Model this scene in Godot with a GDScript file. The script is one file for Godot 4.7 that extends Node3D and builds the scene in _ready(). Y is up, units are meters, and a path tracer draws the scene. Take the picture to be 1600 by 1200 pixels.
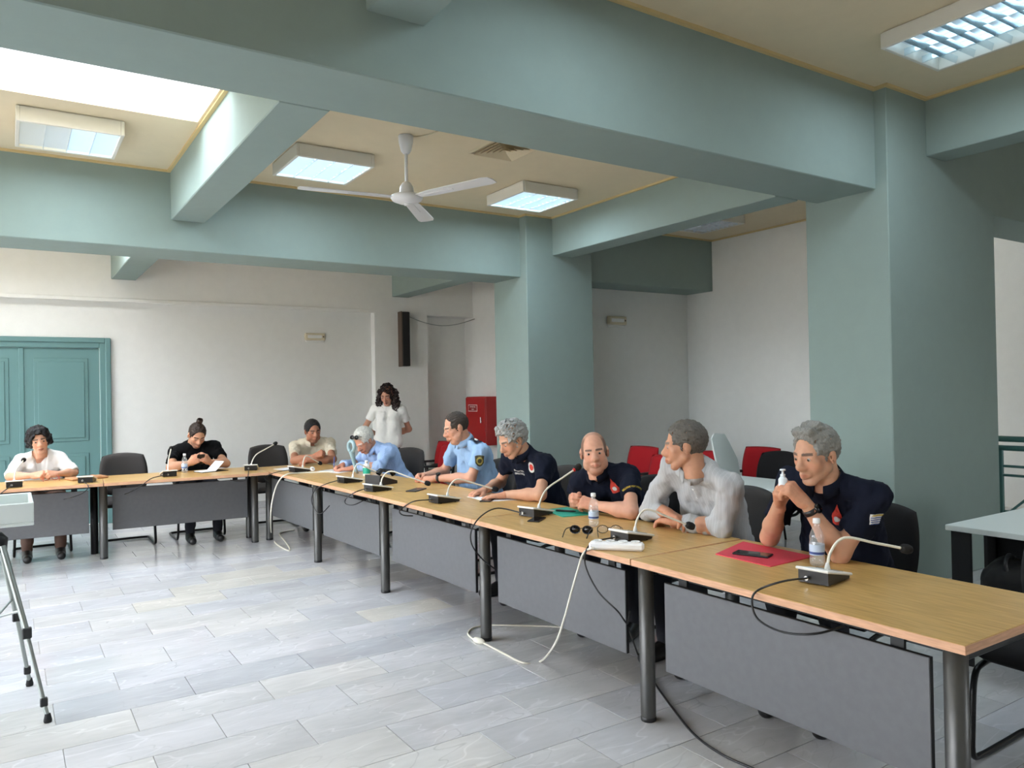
extends Node3D
# Meeting room: two rows of tables in an L, people seated behind them, teal beams and columns, marble floor.
const CEIL := 3.32        # ceiling of the far bays
const CEIL_NEAR := 3.665  # ceiling of the near bays
const TOP := 0.74         # table tops
var M := {}
var used := {}
var rng := RandomNumberGenerator.new()

func _ready() -> void:
	rng.seed = 7
	set_camera_and_light()
	make_materials()
	build_room()
	build_ceiling_things()
	build_wall_things()
	build_floor()
	build_tables()
	build_chairs()
	build_table_things()
	build_cables()
	build_people()

# ---------------------------------------------------------------- camera, sky, exposure, daylight
func set_camera_and_light() -> void:
	var cam := Camera3D.new()
	cam.name = "camera"
	cam.fov = rad_to_deg(2.0 * atan(600.0 / 1200.0))
	cam.position = Vector3(0, 1.51, 0)
	cam.rotation_degrees = Vector3(0.45, -33.3, -1.05)
	cam.near = 0.05
	cam.far = 200.0
	add_child(cam)
	cam.current = true
	var sky_mat := ProceduralSkyMaterial.new()
	sky_mat.sky_top_color = Color(0.93, 0.96, 1.0)
	sky_mat.sky_horizon_color = Color(0.985, 0.99, 1.0)
	sky_mat.ground_horizon_color = Color(0.75, 0.74, 0.72)
	sky_mat.ground_bottom_color = Color(0.6, 0.58, 0.55)
	sky_mat.sky_energy_multiplier = 1.0
	var sky := Sky.new()
	sky.sky_material = sky_mat
	var env := Environment.new()
	env.background_mode = Environment.BG_SKY
	env.sky = sky
	env.background_energy_multiplier = 17.0
	env.tonemap_mode = Environment.TONE_MAPPER_LINEAR
	env.tonemap_exposure = 1.10
	env.sdfgi_enabled = true
	env.ssao_enabled = true
	env.ssil_enabled = true
	var we := WorldEnvironment.new()
	we.name = "environment"
	we.environment = env
	add_child(we)

# ---------------------------------------------------------------- naming and tagging
func numbered(called: String) -> String:
	var n: int = used.get(called, 0)
	used[called] = n + 1
	return called if n == 0 else "%s_%03d" % [called, n]

func thing(called: String, label: String, category: String, at := Vector3.ZERO, turn := 0.0, group := "") -> Node3D:
	var o := Node3D.new()
	o.name = numbered(called)
	add_child(o)
	o.position = at
	o.rotation.y = turn
	tag(o, label, category, group)
	return o

func tag(o: Node, label: String, category: String, group := "") -> void:
	o.set_meta("label", label)
	o.set_meta("category", category)
	if group != "":
		o.set_meta("group", group)

func again(o: Node3D, at: Vector3, turn: float, label: String, base_name: String) -> Node3D:
	var c: Node3D = o.duplicate()
	c.name = numbered(base_name)
	add_child(c)
	c.position = at
	c.rotation.y = turn
	c.set_meta("label", label)
	return c

func part(parent: Node, called: String, mesh: Mesh, m: Material) -> MeshInstance3D:
	var o := MeshInstance3D.new()
	o.name = called
	o.mesh = mesh
	o.material_override = m
	o.cast_shadow = GeometryInstance3D.SHADOW_CASTING_SETTING_ON
	parent.add_child(o, true)
	return o

func structure(called: String, mesh: Mesh, m: Material, label := "") -> MeshInstance3D:
	var o := part(self, numbered(called), mesh, m)
	o.set_meta("kind", "structure")
	if label != "":
		o.set_meta("label", label)
	return o

# ---------------------------------------------------------------- mesh building
class MB:
	var st := SurfaceTool.new()
	func _init() -> void:
		st.begin(Mesh.PRIMITIVE_TRIANGLES)
		st.set_smooth_group(-1)
	func smooth(on: bool) -> MB:
		st.set_smooth_group(1 if on else -1)
		return self
	func tri(a: Vector3, b: Vector3, c: Vector3, away: Vector3) -> void:
		var n := (a - c).cross(a - b)
		if n.dot((a + b + c) / 3.0 - away) < 0.0:
			var t := b
			b = c
			c = t
		st.add_vertex(a)
		st.add_vertex(b)
		st.add_vertex(c)
	func quad(a: Vector3, b: Vector3, c: Vector3, d: Vector3, away: Vector3) -> void:
		tri(a, b, c, away)
		tri(a, c, d, away)
	# a box between two corners with chamfered edges
	func box(lo: Vector3, hi: Vector3, bevel := 0.0, x := Transform3D()) -> MB:
		var c := (lo + hi) * 0.5
		var e := (hi - lo).abs() * 0.5
		var bv := minf(bevel, minf(e.x, minf(e.y, e.z)) * 0.95)
		var away := x * c
		if bv <= 0.0:
			for ax in 3:
				var u := (ax + 1) % 3
				var v := (ax + 2) % 3
				for s in [-1.0, 1.0]:
					var p := []
					for q in [[-1, -1], [1, -1], [1, 1], [-1, 1]]:
						var w := Vector3()
						w[ax] = e[ax] * s
						w[u] = e[u] * q[0]
						w[v] = e[v] * q[1]
						p.append(x * (c + w))
					quad(p[0], p[1], p[2], p[3], away)
			return self
		var pt := func(s: Vector3, ax: int) -> Vector3:
			var w := Vector3(s.x * (e.x - bv), s.y * (e.y - bv), s.z * (e.z - bv))
			w[ax] = s[ax] * e[ax]
			return x * (c + w)
		for ax in 3:
			var u := (ax + 1) % 3
			var v := (ax + 2) % 3
			for s in [-1.0, 1.0]:
				var p := []
				for q in [[-1.0, -1.0], [1.0, -1.0], [1.0, 1.0], [-1.0, 1.0]]:
					var sg := Vector3()
					sg[ax] = s
					sg[u] = q[0]
					sg[v] = q[1]
					p.append(pt.call(sg, ax))
				quad(p[0], p[1], p[2], p[3], away)
			# edges between axis ax and u, running along v
			for s in [-1.0, 1.0]:
				for t in [-1.0, 1.0]:
					var g0 := Vector3()
					g0[ax] = s
					g0[u] = t
					g0[v] = -1.0
					var g1 := g0
					g1[v] = 1.0
					quad(pt.call(g0, ax), pt.call(g1, ax), pt.call(g1, u), pt.call(g0, u), away)
		for sx in [-1.0, 1.0]:
			for sy in [-1.0, 1.0]:
				for sz in [-1.0, 1.0]:
					var sg := Vector3(sx, sy, sz)
					tri(pt.call(sg, 0), pt.call(sg, 1), pt.call(sg, 2), away)
		return self
	# round tube along points; radii may be one number or one per point
	func tube(pts: Array, r: Variant, sides := 10, caps := true) -> MB:
		var n := pts.size()
		var rings := []
		var side := Vector3.ZERO
		for i in n:
			var p: Vector3 = pts[i]
			var t: Vector3 = ((pts[mini(i + 1, n - 1)] as Vector3) - (pts[maxi(i - 1, 0)] as Vector3)).normalized()
			if side == Vector3.ZERO:
				side = t.cross(Vector3.UP if absf(t.y) < 0.9 else Vector3.RIGHT).normalized()
			side = (side - t * side.dot(t)).normalized()
			var up := side.cross(t)
			var rr: float = r[i] if r is Array else r
			var ring := []
			for k in sides:
				var a := TAU * k / sides
				ring.append(p + (side * cos(a) + up * sin(a)) * rr)
			rings.append(ring)
		st.set_smooth_group(1)
		for i in n - 1:
			var ref: Vector3 = ((pts[i] as Vector3) + (pts[i + 1] as Vector3)) * 0.5
			for k in sides:
				var k2 := (k + 1) % sides
				quad(rings[i][k], rings[i][k2], rings[i + 1][k2], rings[i + 1][k], ref)
		st.set_smooth_group(-1)
		if caps:
			for k in sides:
				var k2 := (k + 1) % sides
				tri(pts[0], rings[0][k], rings[0][k2], (pts[1] as Vector3) * 0.5 + (pts[0] as Vector3) * 0.5)
				tri(pts[n - 1], rings[n - 1][k], rings[n - 1][k2], (pts[n - 2] as Vector3) * 0.5 + (pts[n - 1] as Vector3) * 0.5)
		return self
	# turned shape: profile of Vector2(radius, height) from bottom to top
	func lathe(profile: Array, seg := 24, x := Transform3D(), is_smooth := true) -> MB:
		st.set_smooth_group(1 if is_smooth else -1)
		for i in profile.size() - 1:
			var a: Vector2 = profile[i]
			var b: Vector2 = profile[i + 1]
			for k in seg:
				var t0 := TAU * k / seg
				var t1 := TAU * (k + 1) / seg
				var p0 := Vector3(cos(t0) * a.x, a.y, sin(t0) * a.x)
				var p1 := Vector3(cos(t1) * a.x, a.y, sin(t1) * a.x)
				var q0 := Vector3(cos(t0) * b.x, b.y, sin(t0) * b.x)
				var q1 := Vector3(cos(t1) * b.x, b.y, sin(t1) * b.x)
				# outward is to the right of the profile's direction
				var d := b - a
				var nrm := Vector2(d.y, -d.x)
				var tm := (t0 + t1) * 0.5
				var out := Vector3(cos(tm) * nrm.x, nrm.y, sin(tm) * nrm.x)
				var mid := (p0 + q1) * 0.5
				var away := x * (mid - out.normalized() * 0.01)
				if a.x > 1e-6:
					tri(x * p0, x * p1, x * (q0 if b.x > 1e-6 else q1), away)
				if b.x > 1e-6:
					tri(x * q0, x * q1, x * p1, away)
		st.set_smooth_group(-1)
		return self
	# flat outline in the xy plane, pushed out along z from z0 to z1
	func extrude(poly: PackedVector2Array, z0: float, z1: float, x := Transform3D()) -> MB:
		var idx := Geometry2D.triangulate_polygon(poly)
		var zm := (z0 + z1) * 0.5
		for i in range(0, idx.size(), 3):
			for z in [z0, z1]:
				var a := Vector3(poly[idx[i]].x, poly[idx[i]].y, z)
				var b := Vector3(poly[idx[i + 1]].x, poly[idx[i + 1]].y, z)
				var c := Vector3(poly[idx[i + 2]].x, poly[idx[i + 2]].y, z)
				var m := (a + b + c) / 3.0
				tri(x * a, x * b, x * c, x * Vector3(m.x, m.y, zm))
		var ccw := not Geometry2D.is_polygon_clockwise(poly)
		for i in poly.size():
			var p := poly[i]
			var q := poly[(i + 1) % poly.size()]
			var nrm := (q - p).orthogonal().normalized() * (-1.0 if ccw else 1.0)
			nrm = Vector2((q - p).y, -(q - p).x).normalized() * (1.0 if ccw else -1.0)
			var mid := (p + q) * 0.5 - nrm * 0.001
			quad(x * Vector3(p.x, p.y, z0), x * Vector3(q.x, q.y, z0), x * Vector3(q.x, q.y, z1), x * Vector3(p.x, p.y, z1), x * Vector3(mid.x, mid.y, zm))
		return self
	func done() -> ArrayMesh:
		st.generate_normals()
		return st.commit()

static func v3(x: float, y: float, z: float) -> Vector3:
	return Vector3(x, y, z)

func curve(pts: Array, per := 8) -> Array:
	var out := []
	for i in pts.size() - 1:
		var p0: Vector3 = pts[maxi(i - 1, 0)]
		var p1: Vector3 = pts[i]
		var p2: Vector3 = pts[i + 1]
		var p3: Vector3 = pts[mini(i + 2, pts.size() - 1)]
		for k in per:
			out.append(p1.cubic_interpolate(p2, p0, p3, float(k) / per))
	out.append(pts[pts.size() - 1])
	return out

func box_mesh(lo: Vector3, hi: Vector3, bevel := 0.0) -> ArrayMesh:
	return MB.new().box(lo, hi, bevel).done()

# ---------------------------------------------------------------- materials
func mat(called: String, c: Color, rough := 0.7, metal := 0.0, spec := 0.5) -> StandardMaterial3D:
	var m := StandardMaterial3D.new()
	m.resource_name = called
	m.albedo_color = c
	m.roughness = rough
	m.metallic = metal
	m.metallic_specular = spec
	M[called] = m
	return m

func noise_tex(seed_: int, freq: float, ramp: Array, size := 512, octaves := 4, type := FastNoiseLite.TYPE_SIMPLEX_SMOOTH, warp := 0.0) -> NoiseTexture2D:
	var n := FastNoiseLite.new()
	n.seed = seed_
	n.noise_type = type
	n.frequency = freq
	n.fractal_octaves = octaves
	if warp > 0.0:
		n.domain_warp_enabled = true
		n.domain_warp_amplitude = warp
		n.domain_warp_frequency = freq
	var t := NoiseTexture2D.new()
	t.width = size
	t.height = size
	t.seamless = true
	t.noise = n
	if ramp.size():
		var g := Gradient.new()
		var offs := PackedFloat32Array()
		var cols := PackedColorArray()
		for r in ramp:
			offs.append(r[0])
			cols.append(r[1])
		g.offsets = offs
		g.colors = cols
		t.color_ramp = g
	return t

func grain(m: StandardMaterial3D, tex: Texture2D, scale: Vector3, world := true) -> StandardMaterial3D:
	m.albedo_texture = tex
	m.uv1_triplanar = true
	m.uv1_world_triplanar = world
	m.uv1_scale = scale
	return m

func bumpy(m: StandardMaterial3D, tex: Texture2D, cm: float) -> StandardMaterial3D:
	m.heightmap_enabled = true
	m.heightmap_texture = tex
	m.heightmap_scale = cm
	return m

func srgb(r: int, g: int, b: int) -> Color:
	return Color(r / 255.0, g / 255.0, b / 255.0)

# marble: pale ground, soft grey clouds and thin bright and dark veins running one way
func marble_image(n: int) -> ImageTexture:
	var im := Image.create(n, n, false, Image.FORMAT_RGB8)
	var cloud := FastNoiseLite.new()
	cloud.seed = 3
	cloud.frequency = 2.2 / n
	cloud.fractal_octaves = 4
	var vein := FastNoiseLite.new()
	vein.seed = 11
	vein.frequency = 3.0 / n
	vein.fractal_octaves = 3
	var fine := FastNoiseLite.new()
	fine.seed = 19
	fine.frequency = 26.0 / n
	fine.fractal_octaves = 3
	var tone := func(x: float, y: float) -> float:
		var wx := x + 0.9 * y
		var c := cloud.get_noise_2d(x * 0.8, y * 2.2)
		var v := absf(vein.get_noise_2d(wx * 0.75, y * 2.6))
		var w := absf(vein.get_noise_2d(y * 2.3 + 900.0, wx * 1.3 + 300.0))
		var f := fine.get_noise_2d(x * 0.5, y * 1.6)
		var g := 0.86 + 0.075 * c + 0.022 * f
		g += 0.07 * clampf(1.0 - v / 0.03, 0.0, 1.0)
		g -= 0.10 * clampf(1.0 - w / 0.02, 0.0, 1.0) * clampf(c * 2.0 + 0.4, 0.0, 1.0)
		return g
	# the last fifth fades into the start, so that the pattern repeats without a seam
	for y in n:
		var ty := clampf((y - 0.8 * n) / (0.2 * n), 0.0, 1.0)
		for x in n:
			var tx := clampf((x - 0.8 * n) / (0.2 * n), 0.0, 1.0)
			var g: float = tone.call(x, y)
			if tx > 0.0:
				g = lerpf(g, tone.call(x - n, y), tx)
			if ty > 0.0:
				var g2: float = tone.call(x, y - n)
				if tx > 0.0:
					g2 = lerpf(g2, tone.call(x - n, y - n), tx)
				g = lerpf(g, g2, ty)
			im.set_pixel(x, y, Color(g, g, g * 1.01))
	return ImageTexture.create_from_image(im)

func make_materials() -> void:
	var plaster := noise_tex(5, 0.02, [[0.0, Color(0.985, 0.985, 0.985)], [1.0, Color(1, 1, 1)]], 512, 5)
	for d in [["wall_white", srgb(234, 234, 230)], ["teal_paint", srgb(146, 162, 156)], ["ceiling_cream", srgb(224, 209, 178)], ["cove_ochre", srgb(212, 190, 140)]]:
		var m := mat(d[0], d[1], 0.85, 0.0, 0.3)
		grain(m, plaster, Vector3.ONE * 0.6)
	mat("door_teal", srgb(98, 134, 134), 0.45)
	mat("steel_teal", srgb(78, 122, 118), 0.4, 0.2)
	mat("white_plastic", srgb(232, 232, 228), 0.4)
	mat("ivory_plastic", srgb(214, 204, 176), 0.45)
	mat("fan_white", srgb(226, 226, 226), 0.35)
	mat("fixture_white", srgb(222, 219, 208), 0.5)
	mat("silver", srgb(205, 208, 210), 0.25, 0.9)
	mat("louvre", srgb(225, 232, 238), 0.3, 0.35)
	mat("black_plastic", srgb(26, 26, 28), 0.4)
	mat("matt_black", srgb(17, 17, 18), 0.75)
	mat("brown_speaker", srgb(88, 72, 60), 0.6)
	mat("fire_red", srgb(176, 30, 32), 0.4)
	mat("label_white", srgb(232, 224, 222), 0.6)
	mat("label_red", srgb(150, 30, 34), 0.6)
	mat("leg_metal", srgb(84, 84, 83), 0.38, 0.55)
	mat("frame_black", srgb(24, 24, 25), 0.35, 0.4)
	var wood := noise_tex(21, 0.012, [[0.0, srgb(180, 138, 76)], [0.42, srgb(214, 174, 108)], [0.58, srgb(194, 153, 88)], [1.0, srgb(226, 190, 128)]], 1024, 5)
	var w := mat("oak_laminate", Color.WHITE, 0.32)
	grain(w, wood, Vector3(0.14, 3.0, 1.7), false)
	var w2 := mat("oak_edge", srgb(226, 176, 140), 0.45)
	grain(w2, noise_tex(23, 0.02, [[0.0, Color(0.86, 0.84, 0.82)], [1.0, Color(1, 1, 1)]], 512, 3), Vector3(0.8, 8.0, 0.8), false)
	var pn := mat("panel_grey", srgb(104, 105, 108), 0.5, 0.15)
	grain(pn, noise_tex(31, 0.03, [[0.0, Color(0.95, 0.95, 0.95)], [1.0, Color(1, 1, 1)]], 512, 5), Vector3.ONE * 1.3)
	var weave := noise_tex(41, 0.35, [[0.0, Color(0.82, 0.82, 0.82)], [1.0, Color(1, 1, 1)]], 256, 2)
	for d in [["chair_grey", srgb(74, 71, 70)], ["chair_black", srgb(36, 35, 36)], ["chair_red", srgb(176, 32, 38)]]:
		var m := mat(d[0], d[1], 0.9, 0.0, 0.3)
		m.rim_enabled = true
		m.rim = 0.25
		m.rim_tint = 0.6
		grain(m, weave, Vector3.ONE * 6.0, false)
	mat("red_shell", srgb(186, 36, 40), 0.4)
	mat("paper", srgb(238, 238, 240), 0.8)
	mat("folder_red", srgb(214, 64, 82), 0.6)
	mat("folder_teal", srgb(34, 164, 140), 0.55)
	mat("leather_tan", srgb(178, 128, 86), 0.55)
	mat("screen_black", srgb(14, 15, 18), 0.12)
	mat("cable_white", srgb(226, 222, 208), 0.5)
	mat("foam_black", srgb(20, 19, 19), 0.95)
	mat("ring_red", srgb(200, 30, 30), 0.4)
	mat("desk_white", srgb(214, 222, 220), 0.4)
	mat("alu_grey", srgb(150, 156, 152), 0.35, 0.7)
	mat("crutch_blue", srgb(150, 176, 182), 0.45)
	mat("cap_white", srgb(240, 240, 240), 0.4)
	var pet := mat("pet_clear", Color(0.95, 0.97, 0.98, 0.12), 0.06)
	pet.transparency = BaseMaterial3D.TRANSPARENCY_ALPHA
	var water := mat("water_clear", Color(0.93, 0.97, 0.98, 0.06), 0.02)
	water.transparency = BaseMaterial3D.TRANSPARENCY_ALPHA
	mat("bottle_label", srgb(190, 205, 226), 0.5)
	mat("bottle_label_dark", srgb(48, 70, 132), 0.5)
	var gl := mat("window_glass", Color(0.95, 0.98, 1.0, 0.06), 0.03)
	gl.transparency = BaseMaterial3D.TRANSPARENCY_ALPHA
	var marble := marble_image(640)
	var tints := [srgb(228, 228, 230), srgb(222, 223, 227), srgb(233, 232, 229), srgb(225, 225, 225), srgb(211, 213, 217), srgb(240, 236, 225)]
	for i in 12:
		var m := mat("marble_%d" % i, tints[[0, 0, 0, 3, 2, 1, 0, 3, 2, 4, 4, 5][i]], 0.15, 0.0, 0.5)
		grain(m, marble, Vector3.ONE * 0.42)
		m.uv1_offset = Vector3(fmod(i * 0.37, 1.0), fmod(i * 0.61, 1.0), fmod(i * 0.23, 1.0))
		m.uv1_scale = Vector3(0.42, 0.42, 0.42) * (1.0 if i % 2 == 0 else 1.3)
	mat("grout", srgb(168, 165, 160), 0.9)

# ---------------------------------------------------------------- the room itself
func slab(called: String, lo: Vector3, hi: Vector3, m: String, label := "", bevel := 0.0) -> MeshInstance3D:
	return structure(called, box_mesh(lo, hi, bevel), M[m], label)

func painted(called: String, lo: Vector3, hi: Vector3, label: String, bevel := 0.006) -> void:
	structure(called, box_mesh(lo, hi, bevel), M.teal_paint, label)

func wall_with_holes(called: String, axis: int, at: float, thick: float, a0: float, a1: float, y0: float, y1: float, holes: Array, m: String, label: String) -> void:
	# a wall across `axis`, running along the other horizontal axis from a0 to a1; holes are [a, b, bottom, top] in order
	var b := MB.new()
	var put := func(p0: float, p1: float, h0: float, h1: float) -> void:
		if p1 - p0 < 0.001 or h1 - h0 < 0.001:
			return
		if axis == 0:
			b.box(Vector3(at, h0, p0), Vector3(at + thick, h1, p1))
		else:
			b.box(Vector3(p0, h0, at), Vector3(p1, h1, at + thick))
	var from := a0
	for h in holes:
		put.call(from, h[0], y0, y1)
		put.call(h[0], h[1], y0, h[2])
		put.call(h[0], h[1], h[3], y1)
		from = h[1]
	put.call(from, a1, y0, y1)
	structure(called, b.done(), M[m], label)

func window_at(n: int, axis: int, at: float, a: float, b: float, y0: float, y1: float) -> void:
	var fr := MB.new()
	var t := 0.05
	var bars := [[a, a + t, y0, y1], [b - t, b, y0, y1], [a + t, b - t, y0, y0 + t], [a + t, b - t, y1 - t, y1], [(a + b) / 2 - 0.03, (a + b) / 2 + 0.03, y0 + t, y1 - t]]
	for q in bars:
		if axis == 0:
			fr.box(Vector3(at - 0.03, q[2], q[0]), Vector3(at + 0.03, q[3], q[1]), 0.006)
		else:
			fr.box(Vector3(q[0], q[2], at - 0.03), Vector3(q[1], q[3], at + 0.03), 0.006)
	var w := structure("window_%d" % n, fr.done(), M.white_plastic, "white framed window letting in daylight")
	for k in 2:
		var p0 := a + t if k == 0 else (a + b) / 2 + 0.03
		var p1 := (a + b) / 2 - 0.03 if k == 0 else b - t
		var lo := Vector3(at - 0.003, y0 + t, p0) if axis == 0 else Vector3(p0, y0 + t, at - 0.003)
		var hi := Vector3(at + 0.003, y1 - t, p1) if axis == 0 else Vector3(p1, y1 - t, at + 0.003)
		part(w, "pane", box_mesh(lo, hi), M.window_glass)

func build_room() -> void:
	# floor slab below the tiles
	slab("floor", v3(-4.7, -0.25, -11.2), v3(10.2, -0.006, 3.2), "grout", "pale grey marble tile floor laid in staggered rows")
	# back wall: a shallow recess framed by a proud lintel and pier, then a deeper niche
	var bw := MB.new()
	bw.box(v3(-4.7, 0, -10.7), v3(4.42, 2.67, -10.43))
	bw.box(v3(-4.7, 2.67, -10.7), v3(4.42, 3.6, -10.30))
	bw.box(v3(4.42, 0, -10.7), v3(5.263, 3.6, -10.30))
	bw.box(v3(5.263, 2.65, -10.7), v3(6.06, 3.6, -10.30))
	bw.box(v3(5.263, 0, -10.9), v3(6.2, 2.65, -10.56))
	structure("wall_back", bw.done(), M.wall_white, "off white back wall with a shallow recessed panel")
	slab("trim_1", v3(-4.5, 2.655, -10.30), v3(4.42, 2.70, -10.285), "wall_white", "narrow moulding along the top of the wall recess", 0.004)
	slab("wall_side", v3(6.06, 0, -10.56), v3(6.25, 3.6, -7.17), "wall_white", "off white side wall behind the far column")
	slab("wall_alcove", v3(5.30, 0, -7.17), v3(7.48, 3.6, -7.02), "wall_white", "off white wall of the right alcove")
	slab("wall_right", v3(7.33, 0, -7.02), v3(7.48, 3.6, -3.85), "wall_white", "off white right wall of the alcove")
	slab("wall_stairwell", v3(10.0, -0.2, -8.2), v3(10.2, 3.9, 3.2), "wall_white", "off white stairwell wall beyond the railing")
	slab("wall_stairwell_end", v3(7.48, 0, -8.2), v3(10.0, 3.9, -8.0), "wall_white", "off white end wall of the stairwell")
	slab("baseboard_back", v3(1.05, 0, -10.43), v3(4.42, 0.09, -10.415), "marble_3", "grey marble baseboard along the back wall", 0.003)
	slab("baseboard_pier", v3(4.405, 0, -10.30), v3(5.263, 0.09, -10.285), "marble_3", "grey marble baseboard under the wall speaker", 0.003)
	# left and near walls, out of the picture, with the windows that light the room
	var wins := [[-9.7, -7.4, 0.6, 2.6], [-6.5, -3.9, 0.6, 2.85], [-3.3, -1.2, 0.5, 2.75]]
	wall_with_holes("wall_left", 0, -4.7, 0.2, -10.7, 3.2, 0.0, 3.9, wins, "wall_white", "off white window wall on the left")
	for i in wins.size():
		window_at(i + 1, 0, -4.6, wins[i][0], wins[i][1], wins[i][2], wins[i][3])
	var wins2 := [[4.3, 5.5, 0.9, 2.1]]
	wall_with_holes("wall_front", 2, 3.0, 0.2, -4.5, 10.0, 0.0, 3.9, wins2, "wall_white", "off white wall behind the photographer")
	for i in wins2.size():
		window_at(i + 6, 2, 3.1, wins2[i][0], wins2[i][1], wins2[i][2], wins2[i][3])
	# ceilings; the bays on the left have rooflights
	var sky1 := [-1.6, 1.07, -5.36, -4.62]
	var sky2 := [-2.2, 1.02, -9.0, -8.0]
	var c := MB.new()
	for s in [[sky1, -6.70, -3.65], [sky2, -10.35, -7.05]]:
		var k: Array = s[0]
		c.box(v3(-4.5, CEIL, s[1]), v3(k[0], CEIL + 0.2, s[2]))
		c.box(v3(k[1], CEIL, s[1]), v3(1.30, CEIL + 0.2, s[2]))
		c.box(v3(k[0], CEIL, s[1]), v3(k[1], CEIL + 0.2, k[2]))
		c.box(v3(k[0], CEIL, k[3]), v3(k[1], CEIL + 0.2, s[2]))
	c.box(v3(1.30, CEIL, -6.70), v3(5.0, CEIL + 0.2, -3.65))
	c.box(v3(5.0, CEIL, -7.05), v3(7.40, CEIL + 0.2, -3.65))
	c.box(v3(1.30, CEIL, -10.35), v3(6.15, CEIL + 0.2, -7.05))
	structure("ceiling", c.done(), M.ceiling_cream, "cream painted ceiling panels between the beams")
	structure("ceiling_near", box_mesh(v3(-4.5, CEIL_NEAR, -3.25), v3(10.0, CEIL_NEAR + 0.2, 3.0)), M.ceiling_cream, "higher cream ceiling above the camera side")
	structure("ceiling_stairwell", box_mesh(v3(7.40, CEIL_NEAR, -8.0), v3(10.0, CEIL_NEAR + 0.2, -3.65)), M.ceiling_cream, "cream stairwell ceiling")
	# rooflight shafts and glass
	for i in 2:
		var k: Array = [sky1, sky2][i]
		var sh := MB.new()
		var y0 := CEIL + 0.2
		var y1 := CEIL + 0.30
		sh.box(v3(k[0] - 0.1, y0, k[2] - 0.1), v3(k[0], y1, k[3] + 0.1))
		sh.box(v3(k[1], y0, k[2] - 0.1), v3(k[1] + 0.1, y1, k[3] + 0.1))
		sh.box(v3(k[0], y0, k[2] - 0.1), v3(k[1], y1, k[2]))
		sh.box(v3(k[0], y0, k[3]), v3(k[1], y1, k[3] + 0.1))
		var w := structure("window_%d" % (4 + i), sh.done(), M.wall_white, "rooflight in the cream ceiling, washed out by daylight")
		part(w, "pane", box_mesh(v3(k[0], y1 - 0.02, k[2]), v3(k[1], y1 - 0.014, k[3])), M.window_glass)
	# beams and columns
	painted("beam_main", v3(-4.5, 2.927, -3.70), v3(10.0, 3.95, -3.21), "deep teal beam crossing the room overhead in front")
	painted("beam_far", v3(-4.5, 2.685, -7.13), v3(4.49, 3.45, -6.63), "teal beam crossing the room farther back")
	painted("beam_cross", v3(1.11, 2.925, -6.63), v3(1.37, 3.45, -3.70), "teal cross beam beside the bright rooflight")
	painted("beam_cross", v3(1.05, 2.925, -10.30), v3(1.32, 3.45, -7.13), "short teal cross beam meeting the back wall")
	painted("beam_cross", v3(4.82, 2.92, -6.52), v3(5.09, 3.45, -3.70), "teal cross beam running from far column to near beam")
	painted("beam_cross", v3(4.70, 2.90, -10.30), v3(4.96, 3.45, -7.13), "teal cross beam above the wall speaker")
	painted("beam_alcove", v3(5.34, 2.69, -7.02), v3(7.33, 3.45, -6.58), "dark teal beam in the right alcove")
	painted("beam_cross", v3(1.36, 3.222, -3.21), v3(1.655, 3.80, 3.0), "teal cross beam at the top edge of the picture")
	painted("beam_cross", v3(5.845, 3.225, -3.12), v3(6.12, 3.80, 3.0), "teal cross beam running from the near column")
	painted("column_near", v3(5.318, 0, -3.80), v3(6.87, 3.80, -3.117), "broad teal column on the right")
	painted("column_far", v3(4.483, 0, -7.15), v3(5.35, 3.45, -6.513), "teal column at the far corner of the tables")
	# ochre cove strips where ceilings meet beams
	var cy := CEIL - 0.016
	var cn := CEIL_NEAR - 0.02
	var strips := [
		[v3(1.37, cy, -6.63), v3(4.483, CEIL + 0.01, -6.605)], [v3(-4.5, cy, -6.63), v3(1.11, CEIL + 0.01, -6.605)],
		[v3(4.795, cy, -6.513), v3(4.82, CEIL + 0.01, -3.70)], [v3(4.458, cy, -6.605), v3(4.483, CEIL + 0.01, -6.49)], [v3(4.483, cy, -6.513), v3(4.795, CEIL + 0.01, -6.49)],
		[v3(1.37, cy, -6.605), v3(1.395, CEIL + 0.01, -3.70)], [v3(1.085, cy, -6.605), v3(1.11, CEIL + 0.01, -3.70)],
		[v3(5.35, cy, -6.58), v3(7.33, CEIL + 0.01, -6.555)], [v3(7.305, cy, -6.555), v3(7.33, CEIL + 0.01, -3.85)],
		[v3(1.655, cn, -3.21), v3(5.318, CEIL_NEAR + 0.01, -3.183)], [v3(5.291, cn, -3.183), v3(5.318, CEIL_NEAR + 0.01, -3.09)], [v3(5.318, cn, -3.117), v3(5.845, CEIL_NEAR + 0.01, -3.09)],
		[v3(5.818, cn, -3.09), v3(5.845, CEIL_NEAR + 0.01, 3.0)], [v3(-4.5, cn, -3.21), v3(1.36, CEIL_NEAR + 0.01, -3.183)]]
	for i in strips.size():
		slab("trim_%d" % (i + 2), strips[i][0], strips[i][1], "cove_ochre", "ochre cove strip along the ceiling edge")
	# double door in the back wall
	var z := -10.43
	var fr := MB.new()
	fr.box(v3(0.926, 0, z - 0.02), v3(1.045, 2.225, z + 0.035), 0.008)
	fr.box(v3(-0.78, 0, z - 0.02), v3(-0.66, 2.225, z + 0.035), 0.008)
	fr.box(v3(-0.66, 2.10, z - 0.02), v3(0.926, 2.225, z + 0.035), 0.008)
	fr.box(v3(0.985, 0, z + 0.035), v3(1.045, 2.225, z + 0.055), 0.008)
	fr.box(v3(-0.78, 0, z + 0.035), v3(-0.72, 2.225, z + 0.055), 0.008)
	fr.box(v3(-0.72, 2.165, z + 0.035), v3(0.985, 2.225, z + 0.055), 0.008)
	var door := structure("door_1", fr.done(), M.door_teal, "teal double door with raised panels in the back wall")
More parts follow.
